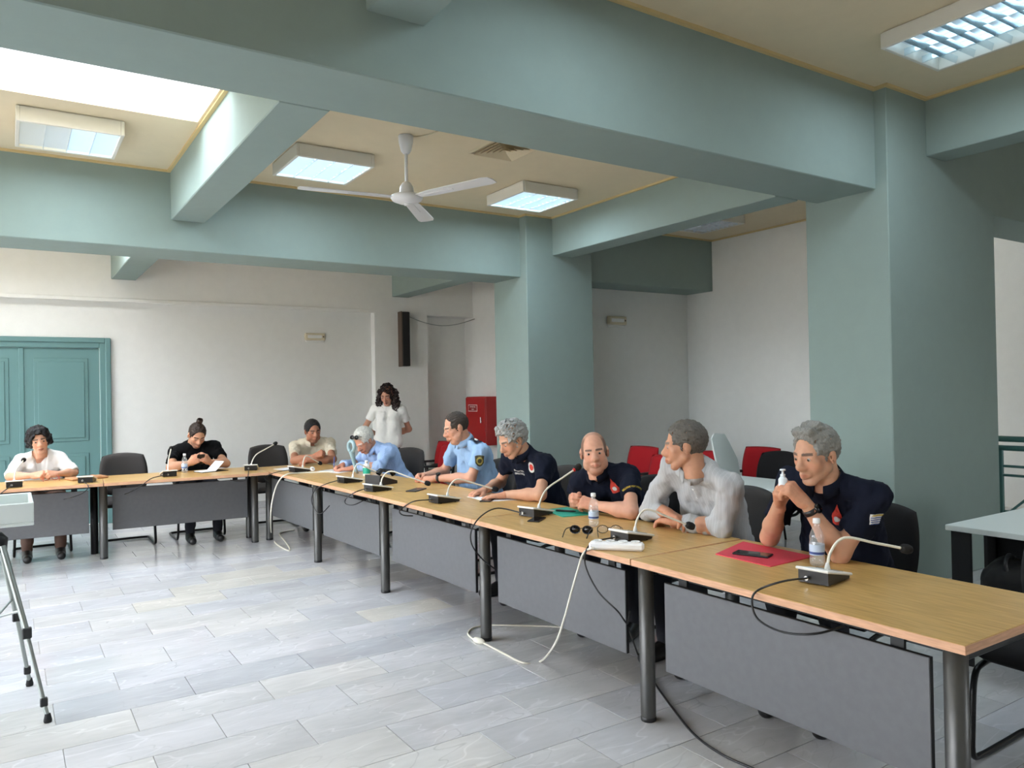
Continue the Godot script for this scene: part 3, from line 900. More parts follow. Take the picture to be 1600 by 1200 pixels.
func build_chairs() -> void:
	var r := -PI / 2
	conference_chair(v3(3.37, 0, -2.20), r, "dark grey chair under the man holding the white pump bottle", "chair_black")
	conference_chair(v3(3.38, 0, -3.02), r, "dark grey chair under the man in the grey shirt", "chair_grey")
	conference_chair(v3(3.42, 0, -3.78), r, "dark grey chair under the bald man in navy", "chair_black")
	conference_chair(v3(3.38, 0, -4.72), r, "dark grey chair under the grey haired man reading a paper", "chair_grey")
	conference_chair(v3(3.38, 0, -5.62), r, "dark grey chair under the officer in light blue", "chair_grey")
	conference_chair(v3(3.33, 0, -7.30), r + 0.45, "dark grey chair under the white haired man who is writing", "chair_grey")
	conference_chair(v3(3.42, 0, -1.33), r, "empty black chair at the near end of the right row", "chair_black")
	conference_chair(v3(1.01, 0, -8.80), 0.0, "empty grey chair in front of the white wall, right of the teal door", "chair_grey")
	conference_chair(v3(2.53, 0, -8.90), -0.05, "empty grey chair at the corner where the table rows meet", "chair_grey")
	conference_chair(v3(1.70, 0, -8.86), 0.0, "dark grey chair under the man with the hair bun", "chair_grey")
	conference_chair(v3(0.27, 0, -8.92), 0.0, "dark grey chair under the woman in the white blouse at the table", "chair_grey")
	red_chair(v3(4.28, 0, -8.35), r, "red chair behind the white haired man, nearest the standing woman")
	red_chair(v3(3.95, 0, -7.75), r - 0.2, "red chair half hidden behind the white haired man's chair")
	red_chair(v3(5.35, 0, -5.98), r, "red chair behind the bald man, left of its pair")
	red_chair(v3(4.75, 0, -5.06), r - 0.1, "red chair behind the grey shirted man's head, right of its pair")
	red_chair(v3(5.38, 0, -5.02), r, "red chair with a white writing tablet folded up", true)
	red_chair(v3(6.08, 0, -5.05), r, "red chair nearest the broad column, behind a dark chair")
	conference_chair(v3(5.52, 0, -4.42), r, "empty dark grey chair before the red chair by the column", "chair_black")
	# white table behind the right row, and a white desk by the broad column
	var w := thing("white_table", "white topped side table behind the man in the grey shirt", "table", v3(4.70, 0, -4.26))
	part(w, "tabletop", box_mesh(v3(0, TOP - 0.025, -0.25), v3(0.55, TOP, 0.85), 0.003), M.desk_white)
	for x in [0.05, 0.50]:
		for z in [-0.2, 0.8]:
			part(w, "leg", MB.new().tube([v3(x, 0, z), v3(x, TOP - 0.025, z)], 0.02, 12).done(), M.frame_black)
	var k := thing("office_desk", "white topped desk with black side beside the broad column", "desk", v3(4.23, 0, -2.20))
	part(k, "desktop", box_mesh(v3(0, TOP - 0.03, 0), v3(1.5, TOP, 0.72), 0.003), M.desk_white)
	part(k, "side_panel", box_mesh(v3(0.02, 0, 0.02), v3(0.04, TOP - 0.03, 0.12), 0.002), M.matt_black)
	part(k, "back_panel", box_mesh(v3(0.35, 0.1, 0.03), v3(1.46, TOP - 0.03, 0.05), 0.002), M.matt_black)
	part(k, "side_panel", box_mesh(v3(1.44, 0, 0.05), v3(1.46, TOP - 0.03, 0.70), 0.002), M.matt_black)
	part(k, "shelf", box_mesh(v3(0.04, 0.30, 0.05), v3(0.44, 0.33, 0.62), 0.003), M.matt_black)
	part(k, "pedestal", box_mesh(v3(0.44, 0.03, 0.06), v3(0.75, TOP - 0.04, 0.62), 0.004), M.matt_black)
	part(k, "knob", MB.new().lathe([Vector2(0, 0), Vector2(0.012, 0.002), Vector2(0.014, 0.012), Vector2(0, 0.016)], 12, Transform3D(Basis(Vector3.FORWARD, PI / 2), v3(0.44, 0.62, 0.28))).done(), M.silver)
	# backpack lying on the chair by the desk
	var bp := thing("backpack", "black backpack with straps on the low shelf of the white desk", "backpack", v3(4.44, 0.33, -1.90), 0.3)
	bp.scale = Vector3.ONE * 0.78
	var fd := Fld.new(v3(-0.30, -0.02, -0.28), v3(0.30, 0.62, 0.28), 0.014, 0.02)
	fd.cap(v3(-0.05, 0.14, -0.12), v3(-0.05, 0.14, 0.12), 0.14, 0.14)
	fd.cap(v3(0.02, 0.22, -0.10), v3(0.02, 0.20, 0.10), 0.10, 0.09)
	fd.cap(v3(-0.14, 0.20, -0.08), v3(-0.14, 0.20, 0.08), 0.08, 0.08)
	fd.finish()
	fd.ripple(5, 9.0, 0.012)
	fd.floor_at(0.0)
	part(bp, "bag", fd.smooth_mesh(), M.matt_black)
	for s in [-1.0, 1.0]:
		part(bp, "strap", MB.new().tube(curve([v3(-0.16, 0.20, 0.07 * s), v3(-0.19, 0.30, 0.09 * s), v3(-0.10, 0.35, 0.08 * s), v3(0.04, 0.30, 0.06 * s)], 5), 0.014, 8).done(), M.black_plastic)

# ---------------------------------------------------------------- things on the tables
func microphone(base: Vector3, turn: float, stem: Vector3, head: Vector3, cable: Array, label: String, has_neck := true, ring := false) -> void:
	# local +z points to the speaker; base sits on the table
	var t := thing("microphone_unit", label, "microphone", v3(base.x, TOP, base.z), turn, "conference microphone units")
	var b := MB.new()
	var prof := PackedVector2Array([Vector2(-0.088, 0.004), Vector2(0.088, 0.004), Vector2(0.092, 0.015), Vector2(-0.088, 0.052)])
	# wedge: outline in (z, y), pushed along x
	var wx := Transform3D(Basis(v3(0, 0, 1), v3(0, 1, 0), v3(-1, 0, 0)), Vector3.ZERO)
	b.extrude(prof, -0.060, 0.060, wx)
	part(t, "base", b.done(), M.black_plastic)
	var top := MB.new()
	var slope := atan2(0.037, 0.18)
	top.box(v3(-0.068, -0.004, -0.102), v3(0.068, 0.007, 0.104), 0.004, Transform3D(Basis(Vector3.RIGHT, slope), v3(0, 0.0375, 0)))
	part(t, "top_plate", top.done(), M.white_plastic)
	part(t, "button_strip", MB.new().box(v3(-0.045, 0.007, 0.02), v3(0.045, 0.009, 0.07), 0.001, Transform3D(Basis(Vector3.RIGHT, slope), v3(0, 0.0375, 0))).done(), M.alu_grey)
	part(t, "rating_label", box_mesh(v3(0.0602, 0.010, -0.045), v3(0.0608, 0.022, -0.012)), M.label_white)
	for f in [[-0.05, -0.06], [0.05, -0.06], [-0.05, 0.06], [0.05, 0.06]]:
		part(t, "rubber_foot", MB.new().lathe([Vector2(0, 0), Vector2(0.006, 0), Vector2(0.006, 0.005), Vector2(0, 0.005)], 10, Transform3D(Basis(), v3(f[0], 0, f[1]))).done(), M.matt_black)
	var inv := t.transform.affine_inverse()
	part(t, "socket", MB.new().tube([v3(0.02, 0.024, -0.085), v3(0.02, 0.024, -0.105)], 0.009, 10).done(), M.silver)
	if cable.size() > 1:
		var pts := [v3(0.02, 0.024, -0.103)]
		for c in cable.slice(1):
			pts.append(inv * (c as Vector3))
		part(t, "cable", MB.new().tube(curve(pts, 6), 0.0042, 7).done(), M.black_plastic)
	if has_neck:
		var s0: Vector3 = v3(0, 0.034, 0.03)
		var h := inv * head
		var up: float = 0.11 if h.y < 0.15 else 0.07
		var d := h - s0
		var c1 := s0 + v3(0, up * 0.6, 0) + d * 0.04
		var c2 := s0 + v3(0, up, 0) + d * 0.22
		var dirn := (h - c2).normalized()
		var neck := part(t, "gooseneck", MB.new().tube(curve([s0, c1, c2, s0.lerp(h, 0.62) + v3(0, up * 0.5, 0), h - dirn * 0.02], 6), 0.0055, 9).done(), M.cable_white)
		part(neck, "collar", MB.new().lathe([Vector2(0, 0), Vector2(0.014, 0), Vector2(0.010, 0.02), Vector2(0.006, 0.035), Vector2(0, 0.035)], 14, Transform3D(Basis(), s0 - v3(0, 0.004, 0))).done(), M.white_plastic)
		var q := Basis(Quaternion(Vector3.UP, dirn))
		var hx := Transform3D(q, h - dirn * 0.02)
		part(neck, "foam_head", MB.new().lathe([Vector2(0, 0), Vector2(0.013, 0.002), Vector2(0.019, 0.012), Vector2(0.020, 0.032), Vector2(0.015, 0.046), Vector2(0, 0.052)], 16, hx).done(), M.foam_black)
		if ring:
			part(neck, "light_ring", MB.new().lathe([Vector2(0.007, -0.012), Vector2(0.011, -0.012), Vector2(0.0125, -0.002), Vector2(0.007, 0.002)], 16, hx).done(), M.ring_red)

func water_bottle(at: Vector3, h: float, label: String) -> void:
	var t := thing("water_bottle", label, "bottle", at, 0.0, "small water bottles")
	var s := h / 0.20
	var prof := []
	for q in [[0, 0.003], [0.022, 0.0], [0.029, 0.004], [0.031, 0.02], [0.031, 0.035], [0.0295, 0.04], [0.031, 0.045], [0.031, 0.10], [0.0285, 0.108], [0.030, 0.116], [0.030, 0.125], [0.024, 0.145], [0.015, 0.165], [0.0125, 0.172], [0.0125, 0.182]]:
		prof.append(Vector2(q[0], q[1]) * s)
	part(t, "bottle", MB.new().lathe(prof, 28).done(), M.pet_clear)
	part(t, "cap", MB.new().lathe([Vector2(0, 0.180) * s, Vector2(0.0150, 0.180) * s, Vector2(0.0155, 0.184) * s, Vector2(0.0150, 0.199) * s, Vector2(0.013, 0.201) * s, Vector2(0, 0.201) * s], 20).done(), M.cap_white)
	var lb := part(t, "paper_label", MB.new().lathe([Vector2(0.0314, 0.048) * s, Vector2(0.0314, 0.092) * s], 28).done(), M.bottle_label)
	part(lb, "label_band", MB.new().lathe([Vector2(0.0317, 0.052) * s, Vector2(0.0317, 0.062) * s], 28).done(), M.bottle_label_dark)
	part(t, "water", MB.new().lathe([Vector2(0, 0.006) * s, Vector2(0.027, 0.006) * s, Vector2(0.0295, 0.02) * s, Vector2(0.0295, 0.10) * s, Vector2(0.027, 0.118) * s, Vector2(0, 0.118) * s], 24).done(), M.water_clear)

func sheet(called: String, label: String, category: String, pts: Array, y: float, thick: float, m: String) -> Node3D:
	# a flat sheet or folder from four (x, z) corners in order
	var c := Vector2.ZERO
	for p in pts:
		c += p / 4.0
	var t := thing(called, label, category, v3(c.x, y, c.y))
	var poly := PackedVector2Array()
	for p in pts:
		poly.append(Vector2(p.x - c.x, -(p.y - c.y)))
	part(t, "sheet", MB.new().extrude(poly, 0.0, thick, Transform3D(Basis(Vector3.RIGHT, -PI / 2), Vector3.ZERO)).done(), M[m])
	return t

func phone(at: Vector3, turn: float, l: float, w: float, label: String) -> void:
	var t := thing("mobile_phone", label, "phone", at, turn)
	part(t, "body", box_mesh(v3(-w / 2, 0, -l / 2), v3(w / 2, 0.008, l / 2), 0.0035), M.black_plastic)
	part(t, "screen", box_mesh(v3(-w / 2 + 0.004, 0.008, -l / 2 + 0.004), v3(w / 2 - 0.004, 0.0086, l / 2 - 0.004)), M.screen_black)

const MIC_CABLES := {
	"11": [Vector3(2.561, 0.765, -1.855), Vector3(2.392, 0.785, -1.834), Vector3(2.340, 0.745, -1.909), Vector3(2.280, 0.716, -1.890), Vector3(2.280, 0.656, -1.863), Vector3(2.310, 0.626, -1.776), Vector3(2.350, 0.640, -1.673), Vector3(2.430, 0.667, -1.615)],
	"9": [Vector3(2.635, 0.768, -3.950), Vector3(2.513, 0.785, -4.009), Vector3(2.330, 0.770, -3.903), Vector3(2.270, 0.693, -3.916), Vector3(2.270, 0.609, -3.919), Vector3(2.330, 0.520, -3.912), Vector3(2.430, 0.441, -3.932)],
	"10": [Vector3(2.535, 0.765, -2.964), Vector3(2.401, 0.760, -2.937), Vector3(2.310, 0.735, -2.895), Vector3(2.280, 0.668, -2.865), Vector3(2.290, 0.562, -2.786), Vector3(2.320, 0.490, -2.687), Vector3(2.370, 0.427, -2.680), Vector3(2.450, 0.453, -2.750)],
	"8": [Vector3(2.411, 0.768, -4.720), Vector3(2.265, 0.780, -4.657), Vector3(2.290, 0.718, -4.871), Vector3(2.255, 0.685, -4.881), Vector3(2.300, 0.650, -4.916), Vector3(2.380, 0.635, -4.929)],
	"7": [Vector3(2.302, 0.768, -5.580), Vector3(2.144, 0.775, -5.405), Vector3(2.235, 0.674, -5.827), Vector3(2.220, 0.637, -5.803), Vector3(2.250, 0.634, -5.718), Vector3(2.330, 0.671, -5.678)],
	"6": [Vector3(2.327, 0.768, -6.221), Vector3(2.158, 0.775, -6.061), Vector3(2.210, 0.683, -6.481), Vector3(2.180, 0.612, -6.495), Vector3(2.180, 0.549, -6.465), Vector3(2.220, 0.481, -6.405), Vector3(2.300, 0.547, -6.388)],
	"5": [Vector3(2.282, 0.768, -7.368), Vector3(2.157, 0.770, -7.381), Vector3(2.150, 0.705, -7.729), Vector3(2.130, 0.662, -7.727), Vector3(2.200, 0.610, -7.822)],
	"4": [Vector3(1.971, 0.765, -7.779), Vector3(1.957, 0.735, -7.700), Vector3(1.934, 0.696, -7.660), Vector3(1.888, 0.670, -7.720), Vector3(1.834, 0.671, -7.900)],
	"3": [Vector3(1.202, 0.765, -7.952), Vector3(1.113, 0.755, -7.800), Vector3(1.018, 0.703, -7.740), Vector3(0.933, 0.648, -7.780), Vector3(0.905, 0.604, -8.000)],
	"2": [Vector3(0.584, 0.765, -7.828), Vector3(0.590, 0.723, -7.780), Vector3(0.547, 0.673, -7.750), Vector3(0.462, 0.636, -7.800), Vector3(0.413, 0.602, -8.000)],
	"1": [Vector3(0.019, 0.765, -7.847), Vector3(-0.027, 0.736, -7.850), Vector3(-0.099, 0.681, -7.820)],
	"white": [Vector3(2.310, 0.755, -2.846), Vector3(2.320, 0.716, -2.928), Vector3(2.280, 0.642, -2.924), Vector3(2.270, 0.528, -2.965), Vector3(2.260, 0.395, -3.012), Vector3(2.270, 0.244, -3.104), Vector3(2.452, 0.006, -3.493), Vector3(2.358, 0.006, -3.525), Vector3(2.353, 0.006, -3.733), Vector3(2.347, 0.010, -3.958)],
	"white_floor": [Vector3(2.328, 0.010, -4.001), Vector3(2.367, 0.006, -4.153), Vector3(2.468, 0.006, -4.238), Vector3(2.597, 0.006, -4.192), Vector3(2.860, 0.006, -3.962), Vector3(3.133, 0.006, -3.662)],
	"white_far": [Vector3(2.645, 0.745, -7.242), Vector3(2.363, 0.745, -7.349), Vector3(2.185, 0.748, -7.251), Vector3(2.130, 0.654, -7.338), Vector3(2.100, 0.478, -7.411), Vector3(2.110, 0.282, -7.500), Vector3(2.326, 0.006, -8.228), Vector3(2.242, 0.006, -7.778), Vector3(2.239, 0.006, -7.389), Vector3(2.287, 0.006, -7.504), Vector3(2.365, 0.006, -7.931), Vector3(2.413, 0.006, -8.250), Vector3(2.475, 0.006, -8.389), Vector3(2.636, 0.006, -8.454)],
	"black_floor": [Vector3(2.460, 0.383, -2.782), Vector3(2.912, 0.006, -3.192), Vector3(2.741, 0.006, -2.903), Vector3(2.593, 0.006, -2.629), Vector3(2.465, 0.006, -2.367), Vector3(2.422, 0.006, -2.169), Vector3(2.433, 0.006, -2.018)],
}

func vv(x: float, z: float) -> Vector2:
	return Vector2(x, z)

func build_table_things() -> void:
	var c := MIC_CABLES
	var r := PI / 2
	microphone(v3(0.04, 0, -8.06), PI, Vector3.ZERO, v3(0.115, 0.95, -8.35), c["1"], "microphone unit at the left edge of the picture, before the seated woman")
	microphone(v3(0.60, 0, -8.02), PI - 0.25, Vector3.ZERO, Vector3.ZERO, c["2"], "microphone unit without a raised neck, right of the seated woman", false)
	microphone(v3(1.29, 0, -8.04), PI, Vector3.ZERO, v3(1.37, 0.985, -8.36), c["3"], "microphone unit before the man with the hair bun")
	microphone(v3(2.08, 0, -8.07), PI - 0.3, Vector3.ZERO, v3(2.37, 0.985, -8.22), c["4"], "microphone unit at the table corner with its neck raised to the right")
	microphone(v3(2.41, 0, -7.52), r + 0.2, Vector3.ZERO, v3(2.66, 0.80, -7.66), c["5"], "microphone unit before the man in the cream polo shirt")
	microphone(v3(2.46, 0, -6.32), r + 0.15, Vector3.ZERO, v3(2.74, 0.80, -6.36), c["6"], "microphone unit left of the black desk telephone")
	microphone(v3(2.42, 0, -5.63), r + 0.2, Vector3.ZERO, v3(2.77, 0.785, -5.47), c["7"], "microphone unit with its neck bent low before the officer in light blue")
	microphone(v3(2.53, 0, -4.74), r + 0.1, Vector3.ZERO, v3(2.92, 0.80, -4.70), c["8"], "microphone unit before the man reading a paper")
	microphone(v3(2.70, 0, -3.87), r + 0.25, Vector3.ZERO, v3(2.985, 1.015, -3.815), c["9"], "microphone unit with a red ring lit under its raised head", true, true)
	microphone(v3(2.63, 0, -2.93), r + 0.1, Vector3.ZERO, v3(2.91, 0.80, -2.80), c["10"], "microphone unit behind the white power strip")
	microphone(v3(2.67, 0, -1.86), r + 0.15, Vector3.ZERO, v3(3.0, 0.845, -1.72), c["11"], "nearest microphone unit, before the water bottle and red folder")
	water_bottle(v3(2.87, TOP, -2.03), 0.20, "water bottle beside the red folder")
	water_bottle(v3(2.73, TOP, -3.35), 0.185, "water bottle beside the bald man's folder and sunglasses")
	water_bottle(v3(1.48, TOP, -8.28), 0.19, "water bottle before the man with the hair bun")
	sheet("folder", "red cardboard folder under a black phone", "folder", [vv(2.70, -2.44), vv(3.02, -2.55), vv(3.00, -2.14), vv(2.69, -2.13)], TOP, 0.004, "folder_red")
	sheet("folder", "teal cardboard folder with a black pen on it", "folder", [vv(2.84, -3.99), vv(3.03, -3.99), vv(2.98, -3.66), vv(2.78, -3.70)], TOP, 0.004, "folder_teal")
	phone(v3(2.81, TOP + 0.0045, -2.32), 0.35, 0.165, 0.078, "black phone lying on the red folder")
	phone(v3(2.60, TOP, -3.72), -0.9, 0.15, 0.075, "black phone in front of the red ringed microphone")
	phone(v3(2.66, TOP, -5.44), -0.9, 0.20, 0.09, "flat black tablet phone before the officer in light blue")
	phone(v3(2.80, TOP, -4.60), -0.8, 0.16, 0.08, "dark phone under the reading man's hand")
	var pen := thing("pen", "black pen lying on the teal folder", "pen", v3(2.90, TOP + 0.011, -3.83), 0.6)
	part(pen, "barrel", MB.new().tube([v3(0, 0, -0.065), v3(0, 0, 0.05), v3(0, 0, 0.066)], [0.006, 0.006, 0.002], 10).done(), M.black_plastic)
	part(pen, "clip", box_mesh(v3(-0.002, 0.005, -0.06), v3(0.002, 0.008, -0.02)), M.silver)
	# power strip
	var ps := thing("power_strip", "white power strip lying at the table edge", "power strip", v3(2.41, TOP, -2.79), 0.72)
	part(ps, "body", MB.new().box(v3(-0.025, 0.002, -0.13), v3(0.025, 0.040, 0.13), 0.010).done(), M.cap_white)
	for i in 4:
		var so := part(ps, "socket", MB.new().lathe([Vector2(0.021, 0.0), Vector2(0.023, 0.004), Vector2(0.021, 0.006), Vector2(0.018, 0.004), Vector2(0.018, -0.0), Vector2(0.0, 0.0)], 20, Transform3D(Basis(), v3(0, 0.040, -0.09 + i * 0.06))).done(), M.cap_white)
		part(so, "contact", MB.new().box(v3(-0.006, 0.0405, -0.092 + i * 0.06), v3(0.006, 0.0415, -0.088 + i * 0.06)).done(), M.matt_black)
	# glasses
	spectacles(v3(2.53, TOP, -3.21), 2.2, "black sunglasses lying folded open on the table", true)
	spectacles(v3(2.655, TOP, -3.13), 2.5, "thin rimmed reading glasses beside the sunglasses", false)
	spectacles(v3(0.33, TOP, -8.42), PI, "red rimmed glasses under the seated woman's hands", false, "ring_red")
	# papers
	sheet("paper_sheet", "white sheet under the hands of the grey haired reading man", "paper", [vv(2.78, -4.86), vv(2.99, -4.80), vv(2.97, -4.48), vv(2.76, -4.55)], TOP, 0.001, "paper")
	sheet("paper_sheet", "white sheet on which the white haired man writes", "paper", [vv(2.56, -7.46), vv(2.80, -7.55), vv(2.86, -7.20), vv(2.64, -7.10)], TOP, 0.001, "paper")
	sheet("paper_sheet", "pale sheet beside the arm of the man in cream", "paper", [vv(2.28, -7.98), vv(2.46, -8.06), vv(2.50, -7.82), vv(2.32, -7.74)], TOP, 0.0012, "paper")
	var nb := thing("notebook", "small open notebook with white pages before the man with the bun", "notebook", v3(1.72, TOP, -8.22), 0.3)
	part(nb, "cover", box_mesh(v3(-0.14, 0.0, -0.09), v3(0.14, 0.004, 0.09), 0.001), M.matt_black)
	part(nb, "page", MB.new().box(v3(-0.135, 0.004, -0.085), v3(0.0, 0.012, 0.085), 0.002).done(), M.paper)
	part(nb, "page", MB.new().box(v3(0.0, 0.0, -0.085), v3(0.13, 0.006, 0.085), 0.002, Transform3D(Basis(Vector3.BACK, 0.75), v3(0.005, 0.006, 0))).done(), M.paper)
	# tan folder by the woman
	var tf := thing("document_case", "tan document case lying beside the seated woman", "case", v3(0.62, TOP, -8.34), 0.25)
	part(tf, "case", box_mesh(v3(-0.16, 0, -0.11), v3(0.16, 0.022, 0.11), 0.008), M.leather_tan)
	part(tf, "strap", box_mesh(v3(0.07, 0.022, -0.11), v3(0.095, 0.026, 0.11), 0.001), M.leather_tan)
	# desk telephone
	var dt := thing("desk_telephone", "black desk telephone with raised handset", "telephone", v3(2.62, TOP, -6.02), r + 0.35)
	var tp := MB.new()
	tp.extrude(PackedVector2Array([Vector2(-0.10, 0.0), Vector2(0.10, 0.0), Vector2(0.10, 0.025), Vector2(-0.10, 0.085)]), -0.09, 0.09, Transform3D(Basis(v3(0, 0, 1), v3(0, 1, 0), v3(-1, 0, 0)), Vector3.ZERO))
	part(dt, "base", tp.done(), M.black_plastic)
	part(dt, "keypad", MB.new().box(v3(-0.02, 0.0, -0.05), v3(0.08, 0.004, 0.07), 0.001, Transform3D(Basis(Vector3.RIGHT, 0.29), v3(0, 0.058, 0))).done(), M.alu_grey)
	part(dt, "handset", MB.new().tube(curve([v3(-0.06, 0.075, 0.085), v3(-0.06, 0.10, 0.06), v3(-0.06, 0.115, 0.0), v3(-0.06, 0.12, -0.06), v3(-0.06, 0.095, -0.09)], 5), [0.022, 0.022, 0.022, 0.022, 0.022, 0.017, 0.015, 0.014, 0.014, 0.014, 0.014, 0.014, 0.014, 0.015, 0.017, 0.022, 0.022, 0.022, 0.022, 0.022, 0.02], 10).done(), M.screen_black)
	# sanitizer bottle and crutch near the white haired man
	var sb := thing("sanitizer_bottle", "white bottle with teal label near the white haired man's elbow", "bottle", v3(2.78, TOP, -6.72))
	part(sb, "bottle", MB.new().lathe([Vector2(0, 0), Vector2(0.032, 0), Vector2(0.034, 0.005), Vector2(0.034, 0.09), Vector2(0.028, 0.105), Vector2(0.012, 0.112), Vector2(0.012, 0.118), Vector2(0, 0.118)], 22).done(), M.cap_white)
	part(sb, "paper_label", MB.new().lathe([Vector2(0.0345, 0.02), Vector2(0.0345, 0.075)], 22).done(), M.folder_teal)
	part(sb, "cap", MB.new().lathe([Vector2(0, 0.118), Vector2(0.016, 0.118), Vector2(0.016, 0.14), Vector2(0, 0.142)], 16).done(), M.cap_white)
	var cr := thing("forearm_crutch", "pale blue forearm crutch leaning against the table by the white haired man", "crutch", v3(2.745, 0, -6.97))
	part(cr, "shaft", MB.new().tube([v3(0.35, 0.0, 0.05), v3(0.02, 0.80, 0.0)], 0.011, 10).done(), M.alu_grey)
	part(cr, "grip", MB.new().tube([v3(0.03, 0.78, 0.0), v3(-0.02, 0.785, 0.10)], 0.015, 10).done(), M.crutch_blue)
	var loop := []
	for k in 15:
		var a := 0.4 + (TAU - 0.8) * k / 14.0
		loop.append(v3(-0.012, 1.0, 0) + v3(0.30, 0, 0.95).normalized() * 0.043 * sin(a) + v3(0, -1, 0) * 0.050 * cos(a))
	part(cr, "cuff", MB.new().tube(loop, 0.017, 10).done(), M.crutch_blue)
	part(cr, "upper_shaft", MB.new().tube([v3(0.03, 0.76, 0.0), v3(0.01, 0.86, 0.0), v3(-0.01, 0.96, 0.0)], [0.012, 0.018, 0.030], 12).done(), M.crutch_blue)
	# tripod stand with a tray at the left edge
	var tr := thing("tripod_stand", "grey aluminium tripod carrying a white tray at the left edge", "tripod", v3(-0.06, 0, -4.52))
	for f in [v3(0.20, 0, 0.31), v3(0.14, 0, -0.28), v3(-0.34, 0, -0.03)]:
		var ft: Vector3 = f
		var kn := ft * 0.16 + v3(0, 0.80, 0)
		var lg := part(tr, "leg", MB.new().tube([kn, ft * 0.62 + v3(0, 0.40, 0)], 0.014, 10).done(), M.alu_grey)
		part(lg, "lower_tube", MB.new().tube([ft * 0.56 + v3(0, 0.455, 0), ft * 0.99 + v3(0, 0.03, 0)], 0.010, 10).done(), M.alu_grey)
		part(lg, "clamp", MB.new().box(v3(-0.02, -0.025, -0.02), v3(0.02, 0.025, 0.02), 0.005, Transform3D(Basis(), ft * 0.62 + v3(0, 0.40, 0))).done(), M.black_plastic)
		part(lg, "clamp", MB.new().box(v3(-0.016, -0.02, -0.016), v3(0.016, 0.02, 0.016), 0.005, Transform3D(Basis(), ft * 0.93 + v3(0, 0.09, 0))).done(), M.black_plastic)
		part(lg, "rubber_foot", MB.new().lathe([Vector2(0, 0), Vector2(0.016, 0), Vector2(0.018, 0.01), Vector2(0.012, 0.04), Vector2(0, 0.04)], 12, Transform3D(Basis(), ft)).done(), M.matt_black)
		part(tr, "brace", MB.new().tube([v3(0, 0.45, 0), ft * 0.50 + v3(0, 0.50, 0)], 0.006, 8).done(), M.alu_grey)
	part(tr, "centre_column", MB.new().tube([v3(0, 0.38, 0), v3(0, 0.93, 0)], 0.013, 12).done(), M.alu_grey)
	part(tr, "shoulder", MB.new().lathe([Vector2(0, 0.76), Vector2(0.05, 0.77), Vector2(0.055, 0.83), Vector2(0.03, 0.86), Vector2(0, 0.86)], 16).done(), M.black_plastic)
	var ty := MB.new()
	ty.box(v3(-0.45, 0.93, -0.10), v3(0.155, 0.945, 0.36), 0.003)
	ty.box(v3(-0.45, 0.945, 0.345), v3(0.155, 1.035, 0.36), 0.004)
	ty.box(v3(-0.45, 0.945, -0.10), v3(0.155, 1.035, -0.085), 0.004)
	ty.box(v3(0.140, 0.945, -0.085), v3(0.155, 1.035, 0.345), 0.004)
	part(tr, "tray", ty.done(), M.desk_white)
	var pj := thing("projector", "pale grey rounded projector standing in the white tray", "projector", v3(-0.22, 0.945, -4.42))
	part(pj, "body", MB.new().box(v3(-0.16, 0.0, -0.12), v3(0.16, 0.10, 0.12), 0.03).done(), M.desk_white)
	part(pj, "lens", MB.new().tube([v3(0.06, 0.05, -0.12), v3(0.06, 0.05, -0.145)], 0.03, 16).done(), M.screen_black)

func spectacles(at: Vector3, turn: float, label: String, dark: bool, rim := "black_plastic") -> void:
	var t := thing("sunglasses" if dark else "eyeglasses", label, "glasses", at, turn)
	for s in [-1.0, 1.0]:
		var ring := []
		for k in 13:
			var a := TAU * k / 12
			ring.append(v3(0.034 * s + 0.028 * cos(a), 0.024 + 0.021 * sin(a), 0))
		var rm := part(t, "rim", MB.new().tube(ring, 0.003 if dark else 0.0016, 6, false).done(), M[rim])
		part(rm, "lens", MB.new().lathe([Vector2(0, -0.001), Vector2(0.026, -0.001), Vector2(0.026, 0.001), Vector2(0, 0.001)], 16, Transform3D(Basis(Vector3.RIGHT, PI / 2).scaled_local(v3(1.05, 1, 0.8)), v3(0.034 * s, 0.024, 0))).done(), M.screen_black if dark else M.pet_clear)
		part(t, "temple", MB.new().tube(curve([v3(0.062 * s, 0.034, 0), v3(0.066 * s, 0.034, -0.07), v3(0.064 * s, 0.006, -0.13)], 4), 0.003 if dark else 0.0018, 6).done(), M[rim])
	part(t, "bridge", MB.new().tube(curve([v3(-0.008, 0.028, 0), v3(0, 0.032, 0.002), v3(0.008, 0.028, 0)], 3), 0.002, 6).done(), M[rim])

func build_cables() -> void:
	var c := MIC_CABLES
	var o := thing("extension_cable", "white extension cable hanging from the power strip to the floor", "cable", Vector3.ZERO)
	part(o, "cord", MB.new().tube(curve(c["white"], 8), 0.0055, 8).done(), M.cable_white)
	part(o, "plug", MB.new().tube(curve([v3(2.35, 0.014, -3.93), v3(2.335, 0.016, -3.975), v3(2.328, 0.014, -4.01)], 3), [0.008, 0.015, 0.019, 0.019, 0.019, 0.017, 0.012], 12).done(), M.cable_white)
	var o2 := thing("floor_cable", "white cable lying on the floor under the second table", "cable", Vector3.ZERO)
	part(o2, "cord", MB.new().tube(curve(c["white_floor"], 8), 0.0055, 8).done(), M.cable_white)
	var o3 := thing("extension_cable", "white cable hanging off the far corner table onto the floor", "cable", Vector3.ZERO)
	part(o3, "cord", MB.new().tube(curve(c["white_far"], 8), 0.007, 8).done(), M.cable_white)
	part(o3, "coil", MB.new().lathe([Vector2(0.010, 0), Vector2(0.022, 0.0), Vector2(0.025, 0.008), Vector2(0.022, 0.016), Vector2(0.010, 0.016)], 18, Transform3D(Basis(Vector3.RIGHT, 1.2), v3(2.50, TOP + 0.026, -7.42))).done(), M.cap_white)
	var o4 := thing("floor_cable", "black cable running over the floor under the nearest table", "cable", Vector3.ZERO)
	part(o4, "cord", MB.new().tube(curve(c["black_floor"], 8), 0.005, 8).done(), M.black_plastic)

